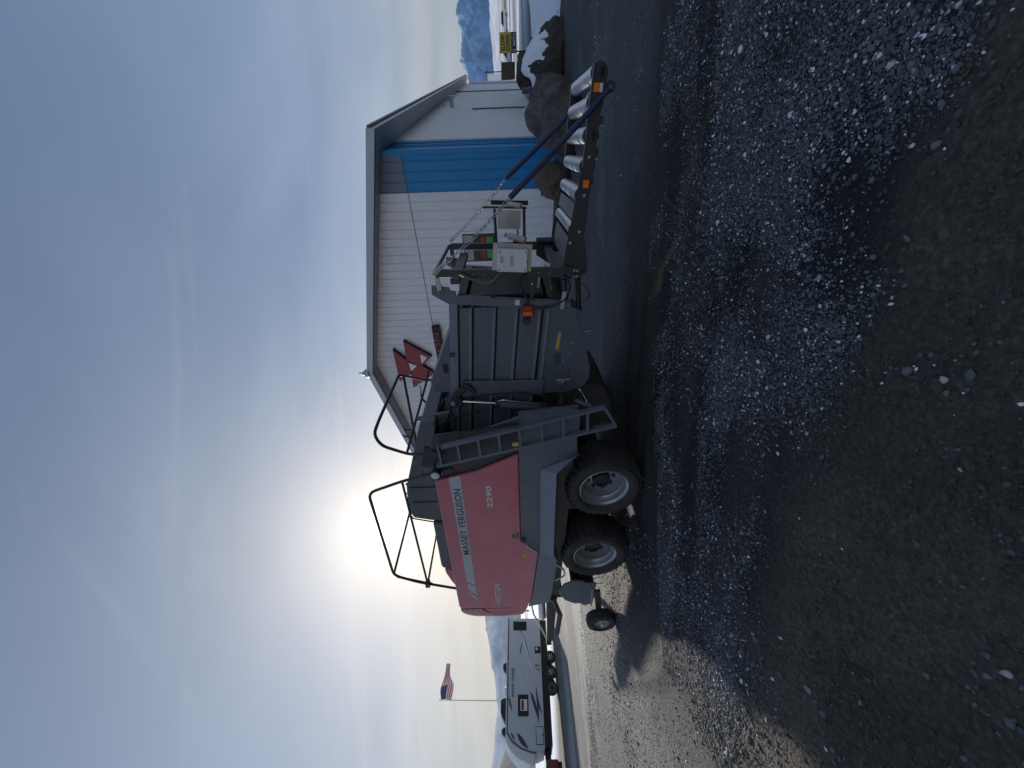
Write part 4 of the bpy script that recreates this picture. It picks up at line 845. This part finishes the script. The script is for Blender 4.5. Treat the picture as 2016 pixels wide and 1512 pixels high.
part('tension_flap', 'black', MB().box(2.44, 2.47, .62, 1.68, 1.30, 2.12)); part('white_strip', 'white', MB().bar((2.595, .78, 1.332), (2.363, .80, 1.356), .024, .006))
for x, z in ((2.455, 1.875), (2.425, 1.862), (2.60, 1.43)): part('bolt', 'galv', MB().cyl((x, .535, z), (x, .545, z), .012, 8))
part('lift_gusset', 'dark', MB().prism([(2.70, 1.30), (2.62, 1.30), (2.50, 1.12), (2.70, 1.08)], 1.70, 1.73)); part('swivel_pin', 'dark', MB().cyl((2.80, 1.70, 1.02), (2.80, 1.70, 1.30), .04, 10))
# control box on the near post
cb = part('control_box', 'ltgreen', MB().prism([(3.047, 1.817), (3.016, 1.427), (2.749, 1.442), (2.777, 1.846)], .485, .497))
cd_ = part('door', 'white', MB().prism([(3.0, 1.778), (2.976, 1.476), (2.758, 1.489), (2.778, 1.794)], .415, .484), cb, bevel=.006)
for x, z in ((2.80, 1.775), (2.975, 1.755), (2.785, 1.51), (2.96, 1.50), (2.87, 1.487)): part('screw', 'dark', MB().cyl((x, .409, z), (x, .414, z), .007, 8), cb)
for x, z in ((3.02, 1.79), (2.79, 1.815), (3.0, 1.455), (2.77, 1.47)): part('bolt', 'galv', MB().cyl((x, .476, z), (x, .484, z), .010, 8), cb)
M['inkred'] = pm('red_print', (.5, .05, .05), .5); M['inkblue'] = pm('blue_print', (.08, .18, .5), .5)
part('emblem', 'inkblue', MB().lathe([(.009, -.001), (.015, -.001), (.015, -.0025), (.009, -.0025)], (2.915, .4145, 1.738), n=14, closed=True), cb); part('emblem', 'inkred', MB().lathe([(.009, -.001), (.015, -.001), (.015, -.0025), (.009, -.0025)], (2.882, .4145, 1.738), n=14, closed=True), cb)
part('print_line', 'inkred', MB().bar((2.935, .4130, 1.628), (2.825, .4130, 1.630), .006, .0015), cb); part('print_line', 'inkgrey', MB().bar((2.93, .4130, 1.646), (2.83, .4130, 1.648), .011, .0012), cb)
part('conduit', 'hose', MB().tube([(2.755, .47, 2.18), (2.71, .46, 2.09), (2.652, .46, 1.93), (2.655, .46, 1.86), (2.72, .46, 1.79), (2.775, .47, 1.74)], .015, 10, fillet=.04), smooth=60)
part('cable', 'black', MB().tube([(2.74, .46, 1.49), (2.66, .46, 1.57), (2.53, .46, 1.52), (2.42, .47, 1.46), (2.40, .48, 1.52)], .011, 8, fillet=.05), smooth=60)
# second sensor frame and canisters on the far post
M['canw'] = pm('white_canister', (.66, .64, .62), .4); M['cano'] = pm('orange_canister_end', (.60, .16, .05), .4)
sf = part('sensor_frame', 'dark', MB().bar((2.77, 1.76, 1.823), (3.19, 1.76, 1.823), .035, .03)); part('frame_bar', 'dark', MB().bar((2.77, 1.76, 1.452), (3.19, 1.76, 1.452), .035, .03), sf)
part('frame_bar', 'dark', MB().bar((3.19, 1.76, 1.42), (3.215, 1.76, 1.965), .022, .03), sf); part('frame_bar', 'black', MB().bar((3.245, 1.76, 1.40), (3.265, 1.76, 1.865), .05, .03), sf)
part('sensor_plate', 'galv', MB().prism([(3.175, 1.785), (3.160, 1.487), (2.94, 1.505), (2.955, 1.795)], 1.752, 1.758), sf); part('sensor_cable', 'black', MB().tube([(2.94, 1.75, 1.55), (2.90, 1.75, 1.53), (2.86, 1.74, 1.56)], .010, 6), sf)
for (xa, za, xb, zb) in ((3.255, 1.67, 3.225, 1.51),):
    part('canister', 'canw', MB().cyl((xa, 1.70, za), (xb, 1.70, zb), .030, 14), sf, smooth=40); part('canister_end', 'cano', MB().cyl((xb, 1.70, zb), (xb - .004, 1.70, zb - .035), .031, 14), sf, smooth=40)
part('canister_bracket', 'dark', MB().box(2.78, 2.86, 1.72, 1.75, 1.52, 1.60)); cn = part('canister', 'canw', MB().cyl((2.875, 1.70, 1.665), (2.815, 1.70, 1.46), .040, 14), smooth=40); part('canister_end', 'cano', MB().cyl((2.815, 1.70, 1.46), (2.807, 1.70, 1.43), .041, 14), cn, smooth=40); part('canister_cap', 'galv', MB().cyl((2.878, 1.70, 1.675), (2.89, 1.70, 1.71), .022, 10), cn)
# tail lamp
tl = part('tail_lamp', 'dark', MB().box(2.255, 2.385, .478, .499, 1.41, 1.545), bevel=.006)
part('lens', 'redlens', MB().box(2.325, 2.378, .462, .477, 1.425, 1.535), tl, bevel=.006); part('lens', 'amber', MB().box(2.265, 2.318, .462, .477, 1.425, 1.535), tl, bevel=.006)
part('lamp_stay', 'galv', MB().box(2.39, 2.45, .47, .50, 1.56, 1.62), tl, bevel=.005); part('plug_socket', 'dark', MB().box(2.155, 2.225, .49, .52, 1.45, 1.535), tl, bevel=.008)
part('lower_link', 'ltgreen', MB().bar((2.535, .475, 1.085), (2.33, .475, 1.108), .045, .012), bevel=.004); part('lower_strut', 'dark', MB().cyl((2.655, .49, 1.098), (2.53, .49, 1.085), .032, 12), smooth=40)
part('gas_strut', 'black', MB().cyl((2.64, .58, .935), (2.29, .58, .905), .028, 12), smooth=40); part('strut_end', 'dark', MB().prism([(2.32, 1.0), (2.40, .98), (2.28, .86), (2.25, .87)], .60, .63))
part('loose_cable', 'black', MB().tube([(2.64, .50, .98), (2.58, .48, .86), (2.46, .48, .80), (2.38, .50, .90)], .006, 6, fillet=.05), smooth=60)
part('pull_wire', 'galv', MB().tube([(2.02, .54, .83), (2.05, .50, .76)], .004, 5))

# fasteners, hoses and caught straw
bolt0 = part('bolt', 'grey2', MB().cyl((0, 0, 0), (0, -.010, 0), .0085, 8))
spots = [(2.40 - .012 * i, .4995, 2.20 - i * .115) for i in range(10)] + [(x, .519, cz(x, 2.29)) for x in np.arange(.7, 2.4, .2)] + [(x, .5225, cz(x, z_) + .034) for z_ in (2.072, 1.806, 1.56, 1.30) for x in (.75, 1.05, 1.55, 1.95, 2.3)]
spots += [(1.31, .4995, z_) for z_ in (1.36, 1.52, 1.7, 1.88, 2.06, 2.24)] + [(x, .011, 1.60) for x in np.arange(-.85, .7, .25)] + [(x, .011, 1.39) for x in np.arange(-1.0, .35, .27)] + [(x, .029, 1.13 - .083 * (x + 2.0)) for x in (-2.55, -2.2, -1.85)]
spots += [(2.73, .4995, z_) for z_ in (1.25, 1.36, 1.92, 2.05, 2.2, 2.3)]
bolt0.location = spots[0]
for q in spots[1:]: copy(bolt0, bal, q)
for pts in ([(1.03, .42, 1.30), (1.10, .40, 1.22), (1.22, .42, 1.26), (1.26, .46, 1.5), (1.24, .49, 1.9), (1.22, .48, 2.2), (1.10, .46, 2.44), (.85, .44, 2.55)],
            [(.75, .44, 2.62), (.92, .40, 2.50), (.98, .42, 2.34), (1.0, .46, 2.10)],
            [(2.70, .48, 1.10), (2.60, .46, 1.02), (2.45, .47, 1.06), (2.36, .48, 1.20), (2.35, .48, 1.40)],
            [(-2.0, .9, 2.96), (-1.6, .7, 2.97), (-1.2, .6, 2.96)]):
    part('hydraulic_hose', 'black', MB().tube(pts, .011, 8, fillet=.06), smooth=60)
part('cable_clamp', 'dark', MB().box(1.78, 1.82, .488, .52, 2.34, 2.40))
sv_ = MB(); r9 = random.Random(3)
for i in range(260):
    k_ = r9.random()
    if k_ < .5: x_ = r9.uniform(.7, 2.3); c_ = Vector((x_, .531 + r9.uniform(-.006, .004), cz(x_, r9.choice((2.072, 1.806, 1.56, 1.30))) + .054))
    elif k_ < .8: c_ = Vector((r9.uniform(2.46, 2.64), r9.uniform(.65, 1.6), 1.205))
    else: c_ = Vector((r9.uniform(.95, 1.25), r9.uniform(.42, .50), 1.05 + r9.uniform(0, .05)))
    d_ = Vector((r9.uniform(-1, 1), r9.uniform(-.5, .5), r9.uniform(-.5, .35))).normalized() * r9.uniform(.012, .04)
    sv_.bar(c_ - d_, c_ + d_, .0022, .0022, up=(.3, .5, .8))
M['straw'] = pm('dry_straw', (.32, .26, .14), .8, var=.3)
stuff(part('caught_straw', 'straw', sv_))

# --- roller chute
PL = [(4.413, .914), (4.049, .942), (3.87, .948), (3.671, .963), (3.343, 1.02), (3.052, 1.065), (2.905, 1.092), (2.70, 1.105), (2.645, 1.06), (2.645, .946), (2.70, .853), (2.804, .851), (3.066, .903), (3.392, .880), (3.47, .872), (3.70, .858), (3.72, .832), (3.76, .828), (3.80, .853), (4.104, .830), (4.309, .800), (4.37, .795), (4.42, .83), (4.435, .875)]
ch = part('chute', 'dark', MB().prism(PL, .535, .548)); ch['label'] = 'chute with steel rollers between dark side plates'
part('side_plate', 'dark', MB().prism(PL, 1.752, 1.765), ch)
for y in (.535, 1.752): part('plate_lip', 'galv', MB().tube([(p[0], y + .0065, p[1] + .002) for p in PL[:4]], .0045, 6), ch)
for i, (x, z) in enumerate(((4.362, .862), (4.150, .884), (3.922, .899), (3.680, .914), (3.440, .945), (3.125, .990))):
    ro = part('roller', 'roller', MB().lathe([(.02, .575), (.062, .575), (.070, .582), (.070, 1.715), (.062, 1.722), (.02, 1.722)], (x, 0, z), n=28), ch, smooth=35)
    part('roller_end', 'black', MB().lathe([(0, .5495), (.066, .5495), (.074, .572), (.0, .574)], (x, 0, z), n=24), ch, smooth=35)
    part('roller_end', 'black', MB().lathe([(0, 1.724), (.074, 1.726), (.066, 1.750), (.0, 1.750)], (x, 0, z), n=24), ch, smooth=35)
def bearing(x, z):
    be = part('bearing', 'post', MB().prism([(x - .062, z), (x - .03, z + .032), (x + .03, z + .032), (x + .062, z), (x + .03, z - .032), (x - .03, z - .032)], .522, .534), ch, bevel=.006)
    part('bearing_cap', 'black', MB().lathe([(0, .508), (.018, .508), (.030, .512), (.032, .521), (0, .5215)], (x, 0, z), n=16), ch, smooth=35)
bearing(4.362, .862); bearing(3.922, .899)
part('deck_plate', 'tan', MB().prism([(2.80, 1.075), (3.03, 1.040), (3.03, 1.030), (2.80, 1.060)], .552, 1.748), ch); part('deck_plate', 'tan', MB().prism([(3.215, 1.022), (3.355, .998), (3.355, .986), (3.215, 1.010)], .552, 1.748), ch)
for x, z in ((4.26, .83), (4.03, .85), (3.80, .872), (3.56, .90)): part('cross_member', 'dark', MB().box(x - .03, x + .03, .5485, 1.7515, z - .05, z - .01), ch)
part('reflector', 'orange', MB().prism([(4.290, .905), (4.289, .860), (4.226, .862), (4.229, .909)], .529, .5345), ch); part('decal', 'white', MB().prism([(4.289, .857), (4.286, .830), (4.223, .832), (4.226, .859)], .531, .5345), ch)
part('reflector', 'orange', MB().prism([(3.572, .945), (3.568, .892), (3.502, .897), (3.505, .951)], .529, .5345), ch)
for x, z in ((3.755, .908), (3.737, .842), (3.44, .932), (3.113, .956), (2.737, 1.075), (2.67, 1.077), (2.734, .989), (2.728, .955), (2.67, .995), (2.668, .957), (3.011, 1.044)): part('bolt', 'galv', MB().cyl((x, .524, z), (x, .5345, z), .014 if z > .9 else .011, 8), ch)
part('square_hole', 'black', MB().box(2.70, 2.735, .5315, .5345, .872, .908), ch)
for x, z, y in ((4.259, .770, .5355), (4.259, .770, 1.752)):
    part('lug', 'dark', MB().lathe([(.022, -.004), (.045, -.004), (.045, .010), (.022, .010)], (x, y - .008, z), n=18, closed=True), ch, smooth=40)
part('pin', 'galv', MB().tube([(4.24, .75, .90), (4.20, .72, .93), (4.17, .75, .93)], .010, 6), ch)
# padded rods and chains that carry the chute
def hang(y, top, mid, end):
    tv, mv, ev = Vector((top[0], y, top[1])), Vector((mid[0], y, mid[1])), Vector((end[0], y, end[1]))
    rd = part('padded_rod', 'blue', MB().tube([mv, mv.lerp(ev, .35) + Vector((0, 0, -.012)), mv.lerp(ev, .7) + Vector((0, 0, -.010)), ev], [.027, .027, .026, .020], 12), smooth=60)
    chn = part('chain', 'galv', MB().bar(tv + Vector((-.012, 0, .012)), tv.lerp(mv, .06), .045, .010), bevel=.003)
    Ln = (mv - tv).length; n_ = int(Ln / .053); d = (mv - tv).normalized()
    ring = [(.017 * math.cos(a) + (.0155 if math.cos(a) > 0 else -.0155), .0165 * math.sin(a), 0) for a in np.linspace(0, 2 * math.pi, 14, endpoint=False)]
    lk = None
    q0 = d.to_track_quat('X', 'Z')
    for i in range(n_):
        c = tv.lerp(mv, (i + .8) / n_) + Vector((0, 0, -.035 * math.sin(math.pi * (i + .8) / n_)))
        if lk is None: lk = part('link', 'galv', MB().tube(ring, .0048, 6, closed=True), chn, smooth=60); o = lk
        else: o = copy(lk, chn)
        o.location = c; o.rotation_mode = 'QUATERNION'
        from mathutils import Quaternion
        o.rotation_quaternion = q0 @ Quaternion((1, 0, 0), R(45 + 90 * (i % 2)))
hang(.50, (2.80, 2.395), (3.446, 1.640), (4.245, .782)); hang(1.785, (2.82, 2.42), (3.521, 1.667), (4.25, .80))
part('hook_plate', 'ltgreen', MB().bar((2.747, .495, 2.455), (2.835, .495, 2.36), .045, .010), bevel=.004)
for i in range(4): part('hole', 'black', MB().cyl((2.757 + i * .021, .488, 2.444 - i * .0227), (2.757 + i * .021, .4895, 2.444 - i * .0227), .008, 8))

# --- pickup under the nose
pu = part('pickup', 'grey', MB().prism([(-2.30, .56), (-2.25, .76), (-2.36, .94), (-2.52, 1.02), (-2.68, .99), (-2.84, .90), (-2.95, .74), (-2.96, .52)], .12, .16), bevel=.02)
part('shield_lower', 'grey', MB().prism([(-2.28, .60), (-2.31, .40), (-2.90, .42), (-2.96, .53), (-2.95, .60)], .10, .119), pu)
part('end_shield', 'grey', MB().prism([(-2.30, .56), (-2.25, .76), (-2.36, .94), (-2.52, 1.02), (-2.68, .99), (-2.84, .90), (-2.95, .74), (-2.96, .52)], 2.24, 2.28), pu)
part('reel', 'dark', MB().cyl((-2.62, .17, .58), (-2.62, 2.23, .58), .20, 20), pu, smooth=40)
for y in np.linspace(.3, 2.1, 10):
    for a in (3.4, 4.0, 4.6, 5.2): part('tine', 'galv', MB().tube([(-2.62 + .2 * math.cos(a), y, .58 + .2 * math.sin(a)), (-2.62 + .34 * math.cos(a), y, .58 + .34 * math.sin(a))], .006, 5), pu)
part('windguard', 'dark', MB().box(-3.02, -2.92, .17, 2.23, .60, .66), pu)
part('wheel_arm', 'dark', MB().bar((-2.52, .10, .37), (-3.30, .10, .27), .10, .04), pu); part('arm_strip', 'galv', MB().bar((-2.45, .076, .47), (-2.95, .076, .44), .025, .006), pu)
gw = part('gauge_wheel', 'tyre', MB().lathe([(.13, .01), (.16, -.015), (.21, -.018), (.245, 0), (.258, .04), (.258, .11), (.245, .15), (.21, .165), (.16, .163), (.13, .14)], (-3.30, -.06, .258), n=36), smooth=40)
part('rim', 'rim', MB().lathe([(.135, .0), (.13, .02), (.11, .05), (.05, .06), (.045, .035), (0, .035)], (-3.30, -.06, .258), n=28), gw, smooth=35)
for i in range(4): part('rim_spoke', 'rim', MB().bar((-3.30 + .04 * math.cos(i * 1.571 + .5), -.02, .258 + .04 * math.sin(i * 1.571 + .5)), (-3.30 + .12 * math.cos(i * 1.571 + .5), -.025, .258 + .12 * math.sin(i * 1.571 + .5)), .03, .02), gw)
# --- tongue, drive line and front linkage
part('tongue', 'dark', MB().prism([(-2.4, .92), (-2.4, 1.16), (-4.2, 1.10), (-6.35, 1.05), (-6.35, .90), (-4.2, .86)], 1.06, 1.38), bevel=.02)
part('drive_shaft', 'galv', MB().cyl((-3.3, 1.22, 1.26), (-5.5, 1.22, 1.16), .085, 16), smooth=40); part('shaft_end', 'black', MB().cyl((-3.0, 1.22, 1.28), (-3.35, 1.22, 1.26), .14, 16), smooth=40)
part('flywheel_guard', 'dark', MB().cyl((-3.05, 1.0, 1.42), (-3.05, 1.5, 1.42), .30, 22), smooth=40)
part('hitch_rod', 'chrome', MB().tube([(-4.45, 1.05, 1.44), (-4.95, 1.0, 1.385), (-6.67, 1.22, 1.008)], .020, 8, fillet=.05), smooth=60); part('hitch_rod', 'chrome', MB().tube([(-4.30, 1.20, .94), (-5.0, 1.22, .93), (-6.60, 1.22, 1.0)], .018, 8), smooth=60)
part('hitch_eye', 'dark', MB().cyl((-6.72, 1.22, .92), (-6.72, 1.22, 1.05), .07, 14), smooth=40)
part('parking_jack', 'dark', MB().tube([(-4.3, .98, .98), (-4.95, .96, .80), (-5.75, .96, .84)], .055, 10)); part('jack_leg', 'dark', MB().box(-5.05, -4.93, 1.40, 1.50, -.02, 1.1)); part('jack_foot', 'dark', MB().box(-5.12, -4.86, 1.33, 1.57, -.03, 0.0))
part('hose_rack', 'dark', MB().tube([(-3.2, .9, 1.32), (-3.5, .86, 1.36), (-3.75, .86, 1.22), (-3.70, .86, 1.05)], .02, 8, fillet=.08)); part('rear_marker', 'redlens', MB().box(-3.36, -3.30, .35, .95, 1.52, 1.60)); part('lever_box', 'dark', MB().box(-3.95, -3.78, 1.0, 1.12, 1.22, 1.40), bevel=.02)
part('front_bulkhead', 'dark', MB().box(-2.78, -2.60, .20, 2.24, .95, 1.65))

# ------------------------------------------------------------------ travel trailer
M['rvwall'] = pm('pale_grey_trailer_wall', (.54, .58, .62), .4, var=.04, scale=1, dust=.08)
M['rvcap'] = pm('white_front_cap', (.70, .74, .74), .3, var=.04); M['rvwhite'] = pm('pale_swoosh', (.62, .66, .70), .4, var=.03); M['rvdark'] = pm('navy_swoosh', (.035, .055, .085), .4, var=.06)
rv = thing('travel_trailer', 'pale grey travel trailer with dark swooshes and curved white front cap', 'travel trailer', (-17.464, 24.542, -.5), 0)
rv.rotation_euler = (0, R(1.7), R(55))
side = [(2.25, .93), (2.25, 3.06), (-3.70, 3.06), (-4.08, 2.72), (-4.36, 2.25), (-4.50, 1.75), (-4.53, 1.35), (-4.38, .95), (-4.2, .93)]
RW = 2.4
MB().prism(side, 0, RW).build('wall', 'rvwall', rv, bevel=.015)
MB().prism([(-3.66, 3.075), (-3.85, 3.13), (-4.0, 3.12), (-4.40, 2.90), (-4.76, 2.44), (-5.0, 1.78), (-5.02, 1.55), (-4.75, 1.45), (-4.545, 1.45), (-4.50, 1.75), (-4.36, 2.25), (-4.09, 2.72)], .03, RW - .03).build('front_cap', 'rvcap', rv, bevel=.05)
MB().box(-3.72, 2.28, -.03, RW + .03, 3.062, 3.12).build('roof', 'rvcap', rv, bevel=.01); MB().box(-3.70, 2.25, -.018, -.002, 3.0, 3.05).build('roof_trim', 'rvdark', rv)
MB().box(-4.2, 2.2, .12, RW - .12, .50, .928).build('underframe', 'black', rv)
MB().prism([(-4.2, .93), (-5.6, .75), (-5.6, .60), (-4.2, .60)], .8, RW - .8).build('coupler_frame', 'black', rv)
def rvwheel(x, y, rim=True):
    w_ = MB().lathe([(.0, .0), (.20, .0), (.215, .02), (.30, -.005), (.345, .03), (.355, .06), (.355, .19), (.33, .215), (0, .215)], (x, y, .355), n=26).build('wheel', 'tyre', rv, smooth=40)
    if rim:
        MB().lathe([(0, -.004), (.05, -.008), (.05, 0), (.19, -.002), (.20, .002)], (x, y, .355), n=20).build('rim_ring', 'black', w_)
        for i in range(6):
            a = i * math.pi / 3 + .3; MB().bar((x + .04 * math.cos(a), y - .008, .355 + .04 * math.sin(a)), (x + .19 * math.cos(a), y - .008, .355 + .19 * math.sin(a)), .05, .012).build('spoke', 'chrome', w_)
    else: MB().lathe([(.17, -.006), (.19, -.006), (.19, .002), (.17, .002)], (x, y, .355), n=20, closed=True).build('rim_ring', 'rim', w_)
for x, k in ((.016, True), (-.80, True), (-1.62, False)):
    rvwheel(x, .08, k)
    if k: rvwheel(x, RW - .30, False)
def rvbox(name, mat, x0, x1, z0, z1, y0=-.02, y1=-.001, par=None, bevel=.0): return MB().box(x0, x1, y0, y1, z0, z1).build(name, mat, par or rv, bevel=bevel)
w1 = rvbox('window', 'black', -3.0, -1.98, 1.80, 2.42, bevel=.02); rvbox('pane', 'glass', -2.95, -2.03, 1.85, 2.37, -.026, -.0205, w1)
ps = rvbox('poster', 'signwhite', -2.75, -2.22, 1.875, 2.27, -.034, -.0265, w1); rvbox('poster_band', 'signred', -2.72, -2.25, 2.06, 2.22, -.038, -.0345, w1)
w2 = rvbox('window', 'black', 1.50, 2.06, 1.82, 2.72, bevel=.02); rvbox('pane', 'glass', 1.55, 2.01, 1.87, 2.67, -.026, -.0205, w2)
hx = rvbox('hatch', 'black', .16, .55, .96, 1.33, bevel=.015); rvbox('hatch_label', 'white', .34, .48, 1.13, 1.26, -.026, -.0205, hx)
dr = rvbox('luggage_door', 'rvdark', -4.22, -3.44, .98, 1.42, bevel=.02); rvbox('door_skin', 'rvwall', -4.185, -3.475, 1.015, 1.385, -.027, -.0205, dr); MB().cyl((-3.82, -.04, 1.06), (-3.82, -.027, 1.06), .035, 12).build('door_lock', 'black', dr)
for x, z in ((-.50, 1.30), (-.50, 1.22), (-.50, 1.12), (-.72, 1.20), (-.72, 1.08)): rvbox('outlet', 'black', x - .04, x + .04, z - .03, z + .03)
text('lettering', 'SHADOW', 'rvdark', rv, -2.09, -1.44, 2.64, 2.80, -.001, depth=.006, bold=.02); text('lettering', 'CRUISER', 'rvdark', rv, -1.34, -.63, 2.64, 2.80, -.001, depth=.006, bold=.02)
MB().tube([(-3.66, -.004, 3.07), (-4.085, -.004, 2.72), (-4.355, -.004, 2.25), (-4.495, -.004, 1.75), (-4.535, -.004, 1.42)], .030, 6).build('cap_trim', 'rvdark', rv)
def swoosh(pts, w, mat, y=-.004):
    w = w * 1.35
    n = 24; P = np.array(pts, float); tt = np.linspace(0, 1, len(P)); t = np.linspace(0, 1, n)
    if len(P) == 3:
        X = np.outer((1 - t) ** 2, P[0]) + np.outer(2 * t * (1 - t), P[1]) + np.outer(t * t, P[2])
    else: X = np.stack([np.interp(t, tt, P[:, i]) for i in (0, 1)], -1)
    dX = np.gradient(X, axis=0); nn = np.stack([-dX[:, 1], dX[:, 0]], -1); nn /= np.linalg.norm(nn, axis=1)[:, None]
    ww = w * np.sin(np.pi * np.clip(t, .0, 1)) ** .8 * .5 + .004
    a = X + nn * ww[:, None]; b_ = X - nn * ww[:, None]
    mb = MB(); vs_ = [(p[0], y, p[1]) for p in a] + [(p[0], y, p[1]) for p in b_] + [(p[0], -.0005, p[1]) for p in a] + [(p[0], -.0005, p[1]) for p in b_]
    fs_ = [(i, i + 1, n + i + 1, n + i) for i in range(n - 1)] + [(2 * n + i, i, i + 1, 2 * n + i + 1) for i in range(n - 1)] + [(n + i, 3 * n + i, 3 * n + i + 1, n + i + 1) for i in range(n - 1)]
    return mb.add(vs_, fs_).build('swoosh', mat, rv)
swoosh([(1.75, 2.30), (.7, 1.95), (-.30, 1.62)], .14, 'rvdark'); swoosh([(1.55, 2.22), (.2, 1.85), (-1.15, 1.46)], .14, 'rvwhite', -.0065)
swoosh([(.95, 2.02), (.25, 2.34), (.15, 2.22), (.5, 2.28)][:3], .05, 'rvdark'); swoosh([(.56, 2.27), (.35, 2.15), (-1.66, 1.73)], .06, 'rvwhite')
swoosh([(-.55, 2.46), (-1.0, 2.25), (-1.97, 2.02)], .07, 'rvwhite'); swoosh([(-1.82, 1.68), (-2.3, 1.45), (-3.2, 1.22)], .12, 'rvdark'); swoosh([(-1.58, 1.33), (-2.35, 1.22), (-3.35, 1.25)], .08, 'rvdark', -.006); swoosh([(-2.2, 1.22), (-2.6, 1.15), (-2.9, 1.02)], .06, 'rvdark')
swoosh([(-2.07, 2.98), (-2.3, 2.9), (-2.8, 2.75)], .07, 'rvdark'); swoosh([(-3.72, 2.46), (-4.05, 2.25), (-4.38, 1.85)], .16, 'rvdark'); swoosh([(-3.70, 2.84), (-3.85, 2.70), (-4.05, 2.60)], .06, 'rvdark'); swoosh([(-2.85, 2.02), (-3.1, 1.75), (-3.35, 1.40)], .05, 'rvwhite')
def roofunit(name, x0, x1, h, y0, y1, mat):
    MB().prism([(x1, 3.122), (x1 - .06, 3.122 + h * .8), (x1 - .15, 3.122 + h), (x0 + (x1 - x0) * .4, 3.122 + h), (x0 + .1, 3.122 + h * .35), (x0, 3.122)], y0, y1).build(name, mat, rv, bevel=.03)
roofunit('air_conditioner', -3.10, -1.93, .34, .7, 1.5, 'black'); roofunit('roof_vent', -.64, -.05, .26, .8, 1.3, 'black'); roofunit('roof_vent', -3.72, -3.24, .26, .9, 1.4, 'black'); MB().lathe([(0, .13), (.12, .12), (.20, .0)], (-1.4, 1.2, 3.122), n=18, axis='z').build('antenna_dome', 'rvcap', rv, smooth=50)

# ------------------------------------------------------------------ flag
M['flagblue'] = pm('navy_flag_cloth', (.05, .06, .12), .8, var=.1); M['flagred'] = pm('red_flag_cloth', (.45, .03, .05), .8, var=.1); M['flagwhite'] = pm('white_flag_cloth', (.62, .60, .60), .8, var=.06)
fp = thing('flag_pole', 'thin flagpole flying a striped flag behind the travel trailer', 'flag pole', (-49.2, 60, -.5), 0)
MB().tube([(-.4, 0, 0), (.3, 0, 15.05)], [.10, .05], 10).build('pole', 'galv', fp, smooth=60); MB().lathe([(0, -.12), (.12, 0), (0, .12)], (.3, 0, 15.15), n=12, axis='z').build('finial', 'yellow', fp)
nu, nv = 44, 13
def fpt(u, v):
    x = .34 + 5.3 * u + .10 * math.sin(v * 4); z = 14.95 - 1.75 * v - .30 * u - .55 * u * u * (1 - .7 * v) + .16 * math.sin(7 * u + 2 * v) + .35 * u * v
    return (x, .35 * math.sin(9 * u - 1.5 * v) * (.2 + u), z * 1.0 + (.18 * u * math.sin(5 * u + 3 * v)))
fl_ = None
for j in range(nv):
    for seg, (u0, u1) in enumerate(((0, .40), (.40, 1))):
        mat = 'flagblue' if (seg == 0 and j < 7) else ('flagred' if j % 2 == 0 else 'flagwhite')
        n = 20; mb = MB(); top = [Vector(fpt(u0 + (u1 - u0) * i / n, j / nv)) for i in range(n + 1)]; bot = [Vector(fpt(u0 + (u1 - u0) * i / n, (j + 1) / nv)) for i in range(n + 1)]
        th = Vector((0, .012, 0)); vs_ = top + bot + [p + th for p in top] + [p + th for p in bot]; m = n + 1
        mb.add(vs_, [(i, i + 1, m + i + 1, m + i) for i in range(n)] + [(2 * m + i, 3 * m + i, 3 * m + i + 1, 2 * m + i + 1) for i in range(n)])
        o = mb.build('flag' if fl_ is None else 'stripe', mat, fp if fl_ is None else fl_, smooth=70)
        if fl_ is None: fl_ = o

# ------------------------------------------------------------------ air
hz = MB().box(-5600, 5600, -60, 5600, -40, 640).build('haze', 'black', None)
hm = bpy.data.materials.new('pale_blue_air'); hm.use_nodes = True; t = hm.node_tree; t.nodes.clear()
ho = t.nodes.new('ShaderNodeOutputMaterial'); hv = t.nodes.new('ShaderNodeVolumePrincipled'); t.links.new(hv.outputs[0], ho.inputs['Volume'])
hv.inputs['Color'].default_value = (.36, .64, 1.0, 1); hv.inputs['Density'].default_value = 8.5e-5; hv.inputs['Anisotropy'].default_value = .0
hz.data.materials.clear(); hz.data.materials.append(hm); hz['kind'] = 'stuff'
sc.cycles.volume_bounces = 0
